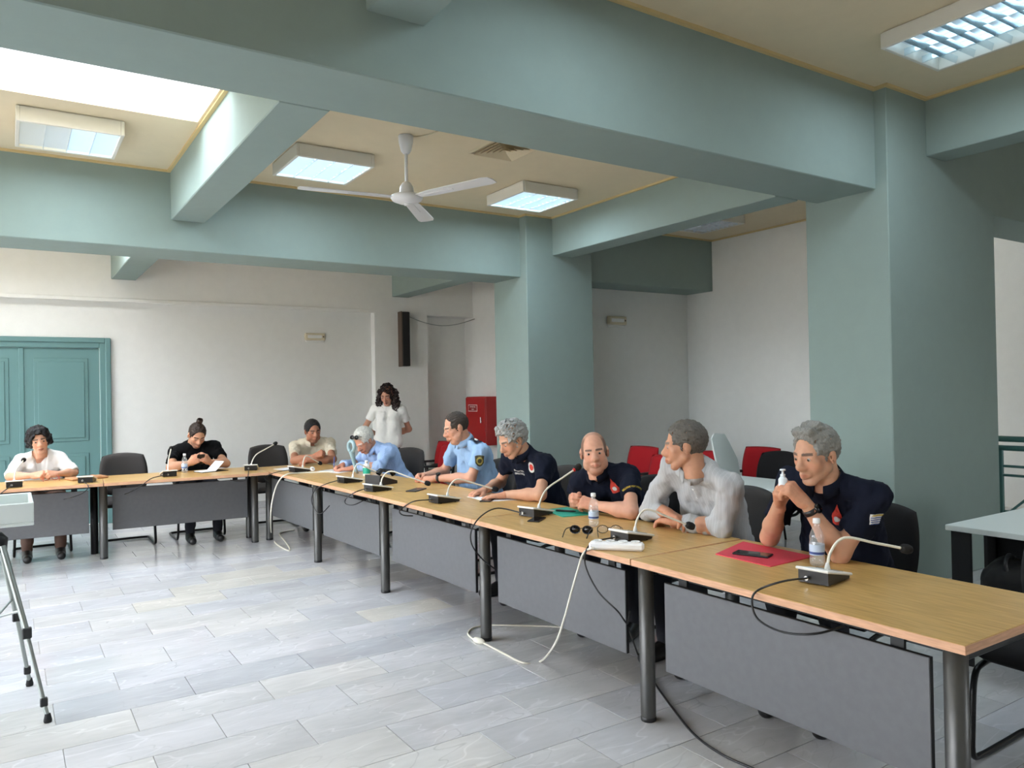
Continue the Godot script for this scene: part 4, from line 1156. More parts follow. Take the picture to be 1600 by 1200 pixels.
# ---------------------------------------------------------------- smooth solids: distances joined on a grid, meshed as surface nets
class Fld:
	var o: Vector3
	var h: float
	var nx: int
	var ny: int
	var nz: int
	var k: float
	var s := PackedFloat32Array()
	func _init(lo: Vector3, hi: Vector3, cell: float, soft: float) -> void:
		o = lo
		h = cell
		k = soft
		nx = int((hi.x - lo.x) / h) + 2
		ny = int((hi.y - lo.y) / h) + 2
		nz = int((hi.z - lo.z) / h) + 2
		s.resize(nx * ny * nz)
	func span(lo: Vector3, hi: Vector3) -> Array:
		return [clampi(int((lo.x - o.x) / h), 0, nx), clampi(int((hi.x - o.x) / h) + 2, 0, nx), clampi(int((lo.y - o.y) / h), 0, ny), clampi(int((hi.y - o.y) / h) + 2, 0, ny), clampi(int((lo.z - o.z) / h), 0, nz), clampi(int((hi.z - o.z) / h) + 2, 0, nz)]
	# tapered capsule; optional flat cut: keep only points with (p - cut_at).dot(cut_n) < 0
	func cap(a: Vector3, b: Vector3, ra: float, rb: float, cut_at := Vector3.ZERO, cut_n := Vector3.ZERO) -> void:
		var m := maxf(ra, rb) + 4.0 * k + h
		var e := Vector3(m, m, m)
		var q := span(a.min(b) - e, a.max(b) + e)
		var ab := b - a
		var inv := 1.0 / maxf(ab.length_squared(), 1e-9)
		var ik := -1.0 / k
		var cutting := cut_n != Vector3.ZERO
		for z in range(q[4], q[5]):
			for y in range(q[2], q[3]):
				var row: int = (z * ny + y) * nx
				var p := Vector3(o.x + q[0] * h, o.y + y * h, o.z + z * h)
				for x in range(q[0], q[1]):
					var pa := p - a
					var t := clampf(pa.dot(ab) * inv, 0.0, 1.0)
					var d := (pa - ab * t).length() - (ra + (rb - ra) * t)
					if cutting:
						d = maxf(d, (p - cut_at).dot(cut_n))
					if d < m:
						s[row + x] += exp(d * ik)
					p.x += h
	func ell(c: Vector3, r: Vector3, turn := Basis()) -> void:
		var m := maxf(r.x, maxf(r.y, r.z)) + 4.0 * k + h
		var e := Vector3(m, m, m)
		var q := span(c - e, c + e)
		var ti := turn.inverse()
		var ik := -1.0 / k
		for z in range(q[4], q[5]):
			for y in range(q[2], q[3]):
				var row: int = (z * ny + y) * nx
				for x in range(q[0], q[1]):
					var p: Vector3 = ti * (Vector3(o.x + x * h, o.y + y * h, o.z + z * h) - c)
					var u := p / r
					var k0 := u.length()
					var k1 := (u / r).length()
					var d := k0 * (k0 - 1.0) / maxf(k1, 1e-6)
					if k0 < 0.3:
						d = -0.5 * minf(r.x, minf(r.y, r.z))
					if d < m:
						s[row + x] += exp(d * ik)
	func finish() -> void:
		for i in s.size():
			var v := s[i]
			s[i] = -k * log(v) if v > 1e-9 else 1.0
	# after finish(): carve a capsule away, smoothly
	func carve(a: Vector3, b: Vector3, ra: float, rb: float, soft := 0.004) -> void:
		var m := maxf(ra, rb) + 3.0 * soft + h
		var e := Vector3(m, m, m)
		var q := span(a.min(b) - e, a.max(b) + e)
		var ab := b - a
		var inv := 1.0 / maxf(ab.length_squared(), 1e-9)
		for z in range(q[4], q[5]):
			for y in range(q[2], q[3]):
				var row: int = (z * ny + y) * nx
				for x in range(q[0], q[1]):
					var p := Vector3(o.x + x * h, o.y + y * h, o.z + z * h)
					var pa := p - a
					var t := clampf(pa.dot(ab) * inv, 0.0, 1.0)
					var g := (ra + (rb - ra) * t) - (pa - ab * t).length()
					var d := s[row + x]
					var w := clampf(0.5 + 0.5 * (g - d) / soft, 0.0, 1.0)
					s[row + x] = lerpf(d, g, w) + soft * w * (1.0 - w)
	func floor_at(y0: float) -> void:
		for z in nz:
			for y in ny:
				var d := y0 - (o.y + y * h)
				if d < -3.0 * h:
					continue
				var row := (z * ny + y) * nx
				for x in nx:
					s[row + x] = maxf(s[row + x], d)
	func ripple(seed_: int, freq: float, amp: float, stretch := Vector3.ONE, octaves := 2) -> void:
		var n := FastNoiseLite.new()
		n.seed = seed_
		n.frequency = freq
		n.fractal_octaves = octaves
		var band := 2.0 * amp + 2.5 * h
		var i := 0
		for z in nz:
			for y in ny:
				for x in nx:
					var d := s[i]
					if d < band and d > -band:
						s[i] = d + amp * n.get_noise_3d((o.x + x * h) * stretch.x, (o.y + y * h) * stretch.y, (o.z + z * h) * stretch.z)
					i += 1
	func at(p: Vector3) -> float:
		var g := (p - o) / h
		var ix := clampi(int(g.x), 0, nx - 2)
		var iy := clampi(int(g.y), 0, ny - 2)
		var iz := clampi(int(g.z), 0, nz - 2)
		var f := Vector3(clampf(g.x - ix, 0, 1), clampf(g.y - iy, 0, 1), clampf(g.z - iz, 0, 1))
		var i := (iz * ny + iy) * nx + ix
		var i2 := i + nx * ny
		var a := lerpf(lerpf(s[i], s[i + 1], f.x), lerpf(s[i + nx], s[i + nx + 1], f.x), f.y)
		var b := lerpf(lerpf(s[i2], s[i2 + 1], f.x), lerpf(s[i2 + nx], s[i2 + nx + 1], f.x), f.y)
		return lerpf(a, b, f.z)
	# surface nets: [vertices, triangle indices]
	func net() -> Array:
		var verts := PackedVector3Array()
		var idx := PackedInt32Array()
		var cell := PackedInt32Array()
		cell.resize(s.size())
		cell.fill(-1)
		var sy := nx
		var sz := nx * ny
		var lim := 2.5 * h
		var offs := [0, 1, sy, sy + 1, sz, sz + 1, sz + sy, sz + sy + 1]
		var edges := [[0, 1], [0, 2], [0, 4], [1, 3], [1, 5], [2, 3], [2, 6], [3, 7], [4, 5], [4, 6], [5, 7], [6, 7]]
		var cn := [Vector3(0, 0, 0), Vector3(1, 0, 0), Vector3(0, 1, 0), Vector3(1, 1, 0), Vector3(0, 0, 1), Vector3(1, 0, 1), Vector3(0, 1, 1), Vector3(1, 1, 1)]
		var v := [0.0, 0.0, 0.0, 0.0, 0.0, 0.0, 0.0, 0.0]
		for z in nz - 1:
			for y in ny - 1:
				var i := (z * ny + y) * nx
				for x in nx - 1:
					var d := s[i]
					if d > lim or d < -lim:
						i += 1
						continue
					var neg := 0
					for c in 8:
						var w := s[i + offs[c]]
						v[c] = w
						if w < 0.0:
							neg += 1
					if neg == 0 or neg == 8:
						i += 1
						continue
					var sum := Vector3.ZERO
					var n := 0
					for e in edges:
						var p: float = v[e[0]]
						var q: float = v[e[1]]
						if (p < 0.0) != (q < 0.0):
							sum += (cn[e[0]] as Vector3).lerp(cn[e[1]], p / (p - q))
							n += 1
					cell[i] = verts.size()
					verts.append(o + (Vector3(x, y, z) + sum / n) * h)
					i += 1
		for z in range(1, nz - 1):
			for y in range(1, ny - 1):
				var i := (z * ny + y) * nx
				for x in range(1, nx - 1):
					var j := i + x
					var d := s[j]
					if d > lim or d < -lim:
						continue
					var inside := d < 0.0
					for ax in 3:
						var st: int = [1, sy, sz][ax]
						if (s[j + st] < 0.0) == inside:
							continue
						var u: int = [sy, sz, 1][ax]
						var w: int = [sz, 1, sy][ax]
						var a := cell[j]
						var b := cell[j - u]
						var c := cell[j - u - w]
						var e := cell[j - w]
						if a < 0 or b < 0 or c < 0 or e < 0:
							continue
						if inside:
							idx.append_array(PackedInt32Array([a, c, b, a, e, c]))
						else:
							idx.append_array(PackedInt32Array([a, b, c, a, c, e]))
		return [verts, idx]
	func smooth_mesh() -> ArrayMesh:
		return Fld.to_mesh(net())
	static func to_mesh(n: Array, colors := PackedColorArray()) -> ArrayMesh:
		var arr := []
		arr.resize(Mesh.ARRAY_MAX)
		arr[Mesh.ARRAY_VERTEX] = n[0]
		arr[Mesh.ARRAY_INDEX] = n[1]
		if colors.size():
			arr[Mesh.ARRAY_COLOR] = colors
		var st := SurfaceTool.new()
		st.create_from_arrays(arr)
		st.generate_normals()
		return st.commit()

# ---------------------------------------------------------------- people
var head_nets := {}
var hand_nets := {}
var legs_mesh: ArrayMesh
var shoe_mesh: ArrayMesh

func head_net(kind: String) -> Array:
	# x to the person's left, y up, z forward; eyes at y = 0
	if head_nets.has(kind):
		return head_nets[kind]
	var w := 0.93 if kind == "woman" else 1.0
	var f := Fld.new(v3(-0.105, -0.165, -0.125), v3(0.105, 0.135, 0.130), 0.0036, 0.0055)
	f.ell(v3(0, 0.030, -0.018), v3(0.073 * w, 0.086, 0.093))
	f.ell(v3(0, -0.025, 0.020), v3(0.059 * w, 0.078, 0.064))
	for s in [-1.0, 1.0]:
		f.cap(v3(0.047 * s * w, -0.052, 0.0), v3(0.017 * s, -0.098, 0.056), 0.021 if kind != "woman" else 0.017, 0.016)
		f.cap(v3(0.043 * s * w, -0.020, 0.050), v3(0.036 * s, -0.040, 0.052), 0.019, 0.018)
		f.cap(v3(0.012 * s, 0.020, 0.076), v3(0.044 * s * w, 0.017, 0.058), 0.011 if kind != "woman" else 0.008, 0.011)
		f.cap(v3(0.012 * s, -0.035, 0.090), v3(0.013 * s, -0.034, 0.084), 0.0075, 0.0075)
		f.ell(v3(0.031 * s, -0.001, 0.066), v3(0.0145, 0.0125, 0.0130))
		f.cap(v3(0.0 * s, -0.062, 0.088), v3(0.022 * s, -0.066, 0.074), 0.0062, 0.003)
		f.cap(v3(0.0 * s, -0.073, 0.086), v3(0.020 * s, -0.069, 0.074), 0.0068, 0.003)
		f.ell(v3(0.076 * s * w, -0.008, -0.014), v3(0.010, 0.031, 0.019), Basis(Vector3.UP, 0.35 * s))
		if kind == "heavy":
			f.ell(v3(0.042 * s, -0.070, 0.022), v3(0.031, 0.034, 0.036))
	f.ell(v3(0, -0.102, 0.058), v3(0.021 * w, 0.015, 0.018))
	f.cap(v3(0, 0.012, 0.078), v3(0, -0.027, 0.101), 0.0075, 0.0115 if kind != "woman" else 0.009)
	f.cap(v3(0, -0.030, 0.100), v3(0, -0.031, 0.094), 0.0110 if kind != "woman" else 0.009, 0.0100)
	if kind == "heavy":
		f.ell(v3(0, -0.112, 0.025), v3(0.040, 0.022, 0.038))
	f.cap(v3(0, -0.06, -0.032), v3(0, -0.15, -0.038), 0.054 * w, 0.056 * w)
	f.finish()
	for s in [-1.0, 1.0]:
		f.carve(v3(0.016 * s, 0.006, 0.092), v3(0.040 * s, 0.008, 0.084), 0.0075, 0.0065, 0.006)
		f.carve(v3(0.022 * s, -0.0025, 0.0855), v3(0.040 * s, -0.002, 0.0815), 0.0055, 0.0052, 0.0014)
		f.carve(v3(0.0055 * s, -0.042, 0.096), v3(0.0065 * s, -0.040, 0.092), 0.0032, 0.0032, 0.002)
		f.carve(v3(0.080 * s * w, -0.004, -0.004), v3(0.080 * s * w, -0.018, -0.004), 0.006, 0.005, 0.003)
	f.carve(v3(-0.018, -0.0675, 0.088), v3(0.018, -0.0675, 0.088), 0.0016, 0.0016, 0.002)
	head_nets[kind] = f.net()
	return head_nets[kind]

func hand_net(pose: String) -> Array:
	# right hand: wrist at the origin, y along the fingers, palm facing +z, thumb towards +x
	if hand_nets.has(pose):
		return hand_nets[pose]
	var curls: Dictionary = {"flat": [0.10, 0.18, 0.12], "rest": [0.38, 0.55, 0.35], "fist": [1.15, 1.35, 0.8], "clasp": [0.75, 0.85, 0.45], "pinch": [0.75, 0.75, 0.4]}
	var c: Array = curls[pose]
	var f := Fld.new(v3(-0.065, -0.045, -0.05), v3(0.085, 0.205, 0.125), 0.0034, 0.0035)
	var kn := [v3(0.031, 0.090, 0.0), v3(0.011, 0.095, -0.002), v3(-0.010, 0.091, -0.001), v3(-0.029, 0.081, 0.002)]
	var ln := [0.072, 0.080, 0.074, 0.058]
	f.cap(v3(0, -0.04, 0), v3(0, 0.005, 0), 0.025, 0.024)
	for i in 4:
		f.cap(v3(kn[i].x * 0.45, 0.008, 0.003), kn[i], 0.019, 0.0125)
	f.cap(v3(0.022, 0.03, 0.008), v3(0.030, 0.05, 0.010), 0.016, 0.013)
	f.cap(v3(-0.022, 0.02, 0.008), v3(-0.024, 0.05, 0.006), 0.014, 0.012)
	for i in 4:
		var p: Vector3 = kn[i]
		var a := 0.0
		var spread: float = [0.07, 0.02, -0.04, -0.10][i]
		for j in 3:
			var bend: float = c[j]
			if pose == "pinch" and i > 1:
				bend *= 1.35
			a += bend * (1.0 + 0.06 * i)
			var l: float = ln[i] * [0.46, 0.30, 0.24][j]
			var q := p + v3(sin(spread) * cos(a), cos(a) * cos(spread), sin(a)) * l
			f.cap(p, q, [0.0098, 0.0088, 0.0080][j], [0.0088, 0.0080, 0.0070][j])
			p = q
	var t0 := v3(0.022, 0.018, 0.008)
	var t1 := v3(0.047, 0.046, 0.016)
	var t2 := v3(0.055, 0.074, 0.024)
	var t3 := v3(0.053, 0.097, 0.030)
	if pose in ["fist", "pinch"]:
		t1 = v3(0.042, 0.046, 0.030)
		t2 = v3(0.036, 0.072, 0.048)
		t3 = v3(0.022, 0.090, 0.056)
	elif pose == "clasp":
		t1 = v3(0.044, 0.048, 0.024)
		t2 = v3(0.040, 0.076, 0.038)
		t3 = v3(0.028, 0.096, 0.044)
	f.cap(t0, t1, 0.016, 0.0125)
	f.cap(t1, t2, 0.0115, 0.0100)
	f.cap(t2, t3, 0.0100, 0.0082)
	f.finish()
	hand_nets[pose] = f.net()
	return hand_nets[pose]

class FleshMesh:
	var v := PackedVector3Array()
	var i := PackedInt32Array()
	var c := PackedColorArray()
	func add(net: Array, x: Transform3D, paint: Callable, mirror := false) -> void:
		var base := v.size()
		for p in net[0]:
			var q: Vector3 = p
			c.append(paint.call(q))
			if mirror:
				q.x = -q.x
			v.append(x * q)
		var idx: PackedInt32Array = net[1]
		for k in range(0, idx.size(), 3):
			i.append(base + idx[k])
			i.append(base + idx[k + (2 if mirror else 1)])
			i.append(base + idx[k + (1 if mirror else 2)])

func frame(y: Vector3, z: Vector3, at: Vector3) -> Transform3D:
	# y kept, z made square to it
	var yy := y.normalized()
	var zz := (z - yy * z.dot(yy)).normalized()
	return Transform3D(Basis(yy.cross(zz), yy, zz), at)

func cloth_mat(called: String, c: Color, stripes := Color(0, 0, 0, 0)) -> StandardMaterial3D:
	if M.has(called):
		return M[called]
	var m := mat(called, c, 0.88, 0.0, 0.25)
	m.rim_enabled = true
	m.rim = 0.2
	m.rim_tint = 0.7
	if stripes.a > 0.0:
		var im := Image.create(64, 64, false, Image.FORMAT_RGB8)
		im.fill(c)
		for k in 4:
			im.fill_rect(Rect2i(k * 16, 0, 3, 64), stripes)
		m.albedo_color = Color.WHITE
		grain(m, ImageTexture.create_from_image(im), Vector3.ONE * 14.0, false)
	return m

func eye_mesh(look_down: float, iris: Color) -> ArrayMesh:
	var n := 14
	var v := PackedVector3Array()
	var c := PackedColorArray()
	var ix := PackedInt32Array()
	var q := Basis(Vector3.RIGHT, look_down)
	for j in n + 1:
		var a := PI * j / n
		for k in n:
			var b := TAU * k / n
			v.append(q * (v3(sin(a) * cos(b), sin(a) * sin(b), cos(a)) * 0.0122))
			c.append(Color(0.01, 0.01, 0.01) if a < 0.30 else (iris if a < 0.62 else Color(0.42, 0.38, 0.35)))
	for j in n:
		for k in n:
			var k2 := (k + 1) % n
			ix.append_array(PackedInt32Array([j * n + k, (j + 1) * n + k, j * n + k2, j * n + k2, (j + 1) * n + k, (j + 1) * n + k2]))
	return Fld.to_mesh([v, ix], c)

# hair in head space; style sets thickness, how far it comes down and its roughness
func hair_mesh(style: String, w: float) -> ArrayMesh:
	var t := 0.010
	var lo := v3(-0.13, -0.14, -0.16)
	var hi := v3(0.13, 0.17, 0.13)
	if style in ["curly_long", "bob"]:
		lo = v3(-0.17, -0.30, -0.19)
		hi = v3(0.17, 0.18, 0.15)
	var f := Fld.new(lo, hi, 0.0040 if style != "curly_long" else 0.0050, 0.006)
	match style:
		"receding": t = 0.006
		"thick": t = 0.022
		"white": t = 0.013
		"bob": t = 0.024
		"curly_long": t = 0.024
		"bun": t = 0.007
	f.ell(v3(0, 0.030, -0.018), v3(0.073 * w + t, 0.086 + t, 0.093 + t))
	if style == "thick" or style == "quiff":
		f.cap(v3(-0.035, 0.105, 0.045), v3(0.035, 0.108, 0.045), 0.020, 0.018)
		f.cap(v3(-0.03, 0.118, -0.01), v3(0.03, 0.118, -0.01), 0.020, 0.020)
	if style == "bun":
		f.cap(v3(0, 0.118, -0.02), v3(0, 0.150, -0.03), 0.012, 0.026)
		f.cap(v3(0, 0.152, -0.03), v3(0.006, 0.158, -0.034), 0.026, 0.024)
	if style == "bob":
		for s in [-1.0, 1.0]:
			f.cap(v3(0.07 * s, 0.02, -0.02), v3(0.080 * s, -0.030, -0.015), 0.032, 0.026)
			f.cap(v3(0.05 * s, 0.095, 0.035), v3(0.080 * s, 0.02, 0.030), 0.026, 0.020)
		f.cap(v3(-0.05, -0.03, -0.09), v3(0.05, -0.03, -0.09), 0.045, 0.045)
	if style == "curly_long":
		for s in [-1.0, 1.0]:
			f.cap(v3(0.070 * s, 0.04, -0.01), v3(0.098 * s, -0.10, 0.0), 0.042, 0.046)
			f.cap(v3(0.098 * s, -0.10, 0.0), v3(0.088 * s, -0.22, 0.03), 0.046, 0.034)
			f.cap(v3(0.06 * s, 0.0, -0.08), v3(0.06 * s, -0.20, -0.09), 0.055, 0.050)
	f.finish()
	# leave the face free, and the neck below the hair line
	var top := 0.107
	var zf := 0.085
	match style:
		"receding": top = 0.132
		"thick": top = 0.100
		"bob": top = 0.084
		"curly_long": top = 0.094
	f.carve(v3(0, top - 0.092, 0.118), v3(0, top - 0.235, 0.118), 0.085, 0.088, 0.004)
	if not style in ["bob", "curly_long"]:
		for s in [-1.0, 1.0]:
			f.carve(v3(0.066 * s, 0.058, 0.080), v3(0.072 * s, 0.03, 0.075), 0.032 if style != "receding" else 0.044, 0.030, 0.004)
	if not style in ["bob", "curly_long"]:
		for s in [-1.0, 1.0]:
			f.carve(v3(0.095 * s, -0.02, 0.055), v3(0.095 * s, -0.10, 0.045), 0.050, 0.055, 0.004)
			f.carve(v3(0.088 * s, -0.012, -0.010), v3(0.088 * s, -0.06, -0.01), 0.028, 0.04, 0.004)
		f.carve(v3(0, -0.14, -0.02), v3(0, -0.15, -0.10), 0.085, 0.080, 0.006)
	match style:
		"curly_long": f.ripple(3, 26.0, 0.026, Vector3.ONE, 3)
		"bob": f.ripple(4, 22.0, 0.016, v3(1.0, 0.7, 1.0), 3)
		"thick": f.ripple(5, 36.0, 0.015, v3(1.3, 1.0, 0.45), 3)
		"receding": f.ripple(6, 70.0, 0.005, v3(1.4, 0.9, 0.4), 2)
		_: f.ripple(7, 80.0, 0.006, v3(1.5, 0.9, 0.35), 2)
	return f.smooth_mesh()

func seated_legs() -> void:
	var f := Fld.new(v3(-0.32, 0.05, -0.22), v3(0.32, 0.72, 0.62), 0.014, 0.016)
	f.cap(v3(-0.085, 0.56, 0), v3(0.085, 0.56, 0), 0.118, 0.118)
	for s in [-1.0, 1.0]:
		f.cap(v3(0.09 * s, 0.555, 0.02), v3(0.13 * s, 0.545, 0.41), 0.088, 0.066)
		f.cap(v3(0.13 * s, 0.545, 0.41), v3(0.135 * s, 0.11, 0.37), 0.062, 0.048)
	f.finish()
	f.ripple(2, 9.0, 0.010)
	legs_mesh = f.smooth_mesh()
	var g := Fld.new(v3(-0.07, -0.01, -0.12), v3(0.07, 0.13, 0.22), 0.008, 0.010)
	g.cap(v3(0, 0.04, -0.05), v3(0, 0.035, 0.14), 0.040, 0.036)
	g.cap(v3(0, 0.08, -0.03), v3(0, 0.05, 0.05), 0.042, 0.036)
	g.finish()
	g.floor_at(0.0)
	shoe_mesh = g.smooth_mesh()

func decal_on(f: Fld, at: Vector3, out: Vector3, up: Vector3, shape: PackedVector2Array, lift := 0.0045, reach := 0.19) -> ArrayMesh:
	# a flat outline laid on the surface of f, marching inwards from each point along -out
	var fr := frame(up, out, at)
	var idx := Geometry2D.triangulate_polygon(shape)
	var b := MB.new()
	var land := func(q: Vector2) -> Vector3:
		var p := fr * v3(q.x, q.y, maxf(reach, 0.0))
		var dir := -fr.basis.z
		if reach < 0.0:
			# from inside outwards, so that an arm in front is passed by
			for k in 90:
				if f.at(p) > lift:
					break
				p -= dir * 0.002
			return p
		for k in 120:
			var d := f.at(p)
			if d < lift:
				break
			p += dir * clampf((d - lift) * 0.8, 0.0006, 0.02)
		return p
	for k in range(0, idx.size(), 3):
		var t := [shape[idx[k]], shape[idx[k + 1]], shape[idx[k + 2]]]
		# split so that the patch follows the cloth
		var todo := [t]
		for level in 3:
			var next := []
			for w in todo:
				if (w[0] as Vector2).distance_to(w[1]) + (w[1] as Vector2).distance_to(w[2]) < 0.016:
					next.append(w)
					continue
				var m0: Vector2 = (w[0] + w[1]) * 0.5
				var m1: Vector2 = (w[1] + w[2]) * 0.5
				var m2: Vector2 = (w[2] + w[0]) * 0.5
				next.append_array([[w[0], m0, m2], [m0, w[1], m1], [m2, m1, w[2]], [m0, m1, m2]])
			todo = next
		for q in todo:
			b.tri(land.call(q[0]), land.call(q[1]), land.call(q[2]), at - out)
	return b.done()

func rect_shape(w: float, h: float, n := 4) -> PackedVector2Array:
	var p := PackedVector2Array()
	for i in n:
		p.append(Vector2(-w / 2 + w * i / n, -h / 2))
	for i in n:
		p.append(Vector2(w / 2, -h / 2 + h * i / n))
	for i in n:
		p.append(Vector2(w / 2 - w * i / n, h / 2))
	for i in n:
		p.append(Vector2(-w / 2, h / 2 - h * i / n))
	return p

func round_shape(r: float, squash := 1.0, n := 14) -> PackedVector2Array:
	var p := PackedVector2Array()
	for i in n:
		p.append(Vector2(cos(TAU * i / n) * r, sin(TAU * i / n) * r * squash))
	return p

func letters_on(f: Fld, parent: Node, text: String, at: Vector3, out: Vector3, up: Vector3, size: float, arc: float, m: Material) -> void:
	# lettering laid on the cloth, optionally along an arc of that radius
	var tm := TextMesh.new()
	tm.text = text
	tm.font = M_font()
	tm.font_size = 24
	tm.pixel_size = size / 24.0
	tm.depth = 0.0
	var arr := tm.surface_get_arrays(0)
	var fr := frame(up, out, at)
	var src: PackedVector3Array = arr[Mesh.ARRAY_VERTEX]
	var dst := PackedVector3Array()
	for p in src:
		var q := Vector2(p.x, p.y)
		if arc > 0.0:
			var a := p.x / arc
			q = Vector2(sin(a), cos(a)) * (arc + p.y) - Vector2(0, arc)
		var w := fr * v3(q.x, q.y, 0.17)
		for k in 120:
			var d := f.at(w)
			if d < 0.005:
				break
			w -= fr.basis.z * clampf((d - 0.005) * 0.8, 0.0006, 0.02)
		dst.append(w)
	var a2 := []
	a2.resize(Mesh.ARRAY_MAX)
	a2[Mesh.ARRAY_VERTEX] = dst
	a2[Mesh.ARRAY_INDEX] = arr[Mesh.ARRAY_INDEX]
	var st := SurfaceTool.new()
	st.create_from_arrays(a2)
	st.generate_normals()
	part(parent, "lettering", st.commit(), m)

func person(d: Dictionary) -> Dictionary:
	var hip: Vector2 = d.hip
	var face: Vector2 = d.face          # where the body faces, (x, z)
	var P := thing("person", d.label, "person", v3(hip.x, 0, hip.y), atan2(face.x, face.y))
	var inv := P.transform.affine_inverse()
	var standing: bool = d.get("standing", false)
	var fat: float = d.get("fat", 1.0)
	var slim: float = d.get("slim", 1.0)
	var hd: Vector3 = inv * (d.head as Vector3)
	var look: Vector3 = inv.basis * (d.look as Vector3)
	var hs: float = d.get("head_size", 1.06)
	var hx := frame(Vector3.UP, look, hd)
	# tilt the head so that z points along look
	var z := look.normalized()
	var xx := Vector3.UP.cross(z).normalized()
	hx.basis = Basis(xx, z.cross(xx), z) * Basis(Vector3.BACK, d.get("roll", 0.0))
	var Hp := v3(0, 0.57 if not standing else 0.92, 0)
	var neck_top := hx * (v3(0, -0.085, -0.030) * hs)
	var Nb := neck_top + v3(0, -0.014, -0.026)
	var u := (Nb - Hp).normalized()
	var r := Basis(u, d.get("twist", 0.0)) * (Vector3.RIGHT - u * u.x).normalized()
	var fw := r.cross(u)
	var chest := Hp.lerp(Nb, 0.70) - fw * float(d.get("hunch", 0.02))
	var belly := Hp.lerp(Nb, 0.32) + fw * (0.015 + 0.05 * (fat - 1.0))
	var shw: float = d.get("shoulders", 0.178) * slim
	var skin := (d.skin as Color)
	var arms := {}
	for s in [-1.0, 1.0]:
		var key := "L" if s > 0 else "R"
		var sh: Vector3 = Nb - u * 0.092 + r * s * shw - fw * 0.005
		var a: Dictionary = d[key]
		var wr: Vector3 = inv * (a.wrist as Vector3)
		var el: Vector3
		var ua := 0.285
		var fa := 0.26
		if a.has("elbow"):
			el = inv * (a.elbow as Vector3)
		else:
			var t: Vector3 = wr - sh
			var dist := minf(t.length(), (ua + fa) * 0.995)
			var k := (ua * ua - fa * fa + dist * dist) / (2.0 * dist)
			var pole: Vector3 = inv.basis * (a.get("pole", Vector3.DOWN) as Vector3)
			var tn: Vector3 = t.normalized()
			pole = (pole - tn * pole.dot(tn)).normalized()
			el = sh + tn * k + pole * sqrt(maxf(0.0, ua * ua - k * k))
		var fing: Vector3 = inv.basis * (a.fingers as Vector3)
		var palm: Vector3 = inv.basis * (a.palm as Vector3)
		arms[key] = {"sh": sh, "el": el, "wr": wr, "hand": frame(fing, palm, wr), "pose": a.get("pose", "rest"), "s": s}
	# bones shared by body and shirt
	var torso := []
	torso.append([Hp - r * 0.085 * slim, Hp + r * 0.085 * slim, 0.112 * slim, 0.112 * slim])
	for s in [-1.0, 1.0]:
		torso.append([Hp + r * s * 0.08 * slim, belly + r * s * 0.065 * slim * fat, 0.110 * slim, 0.106 * fat * slim])
		torso.append([belly + r * s * 0.065 * slim * fat, chest + r * s * 0.080 * slim, 0.106 * fat * slim, 0.104 * slim])
		torso.append([Nb - u * 0.035 + r * s * 0.03, arms["L" if s > 0 else "R"].sh, 0.052, 0.056 * slim])
		torso.append([chest + r * s * 0.08 * slim, arms["L" if s > 0 else "R"].sh - u * 0.01, 0.095 * slim, 0.055 * slim])
	torso.append([chest, Nb - u * 0.02, 0.098 * slim, 0.058])
	if d.get("bust", false):
		for s in [-1.0, 1.0]:
			torso.append([chest + r * s * 0.065 + fw * 0.065 - u * 0.03, chest + r * s * 0.06 + fw * 0.07 - u * 0.04, 0.058, 0.055])
	var lo := Hp
	var hi := Hp
	for b in torso:
		lo = lo.min(b[0]).min(b[1])
		hi = hi.max(b[0]).max(b[1])
	for k in arms:
		for q in ["sh", "el", "wr"]:
			lo = lo.min(arms[k][q])
			hi = hi.max(arms[k][q])
	var pad := Vector3.ONE * 0.20
	# the body: torso, neck and arms on one grid, head and hands on finer ones, all in one mesh
	var f := Fld.new(lo - pad, hi.max(neck_top) + pad, 0.0115, 0.010)
	for b in torso:
		f.cap(b[0], b[1], b[2] - 0.022, b[3] - 0.022)
	f.cap(neck_top, Nb - u * 0.04 - fw * 0.0, 0.056 * hs * (0.86 if d.get("bust", false) else 1.0), 0.062 * slim)
	for k in arms:
		var a: Dictionary = arms[k]
		f.cap(a.sh, a.el, 0.041 * slim, 0.040 * slim)
		var mid: Vector3 = (a.el as Vector3).lerp(a.wr, 0.35)
		f.cap(a.el, mid, 0.040 * slim, 0.042 * slim)
		f.cap(mid, a.wr, 0.042 * slim, 0.0275 * slim)
	f.finish()
	var sk := FleshMesh.new()
	var base := skin.srgb_to_linear()
	var tone := FastNoiseLite.new()
	tone.seed = 4
	tone.frequency = 18.0
	sk.add(f.net(), Transform3D(), func(p: Vector3) -> Color: return base * (1.0 + 0.10 * tone.get_noise_3dv(p)))
	var hair_c: Color = (d.hair_color as Color).srgb_to_linear()
	var brow: Color = (d.get("brow_color", d.hair_color) as Color).srgb_to_linear()
	var beard: float = d.get("beard", 0.12)
	var lip := Color(0.46, 0.20, 0.18).srgb_to_linear() if not d.has("lip") else (d.lip as Color).srgb_to_linear()
	var cropped: bool = d.hair == "cropped"
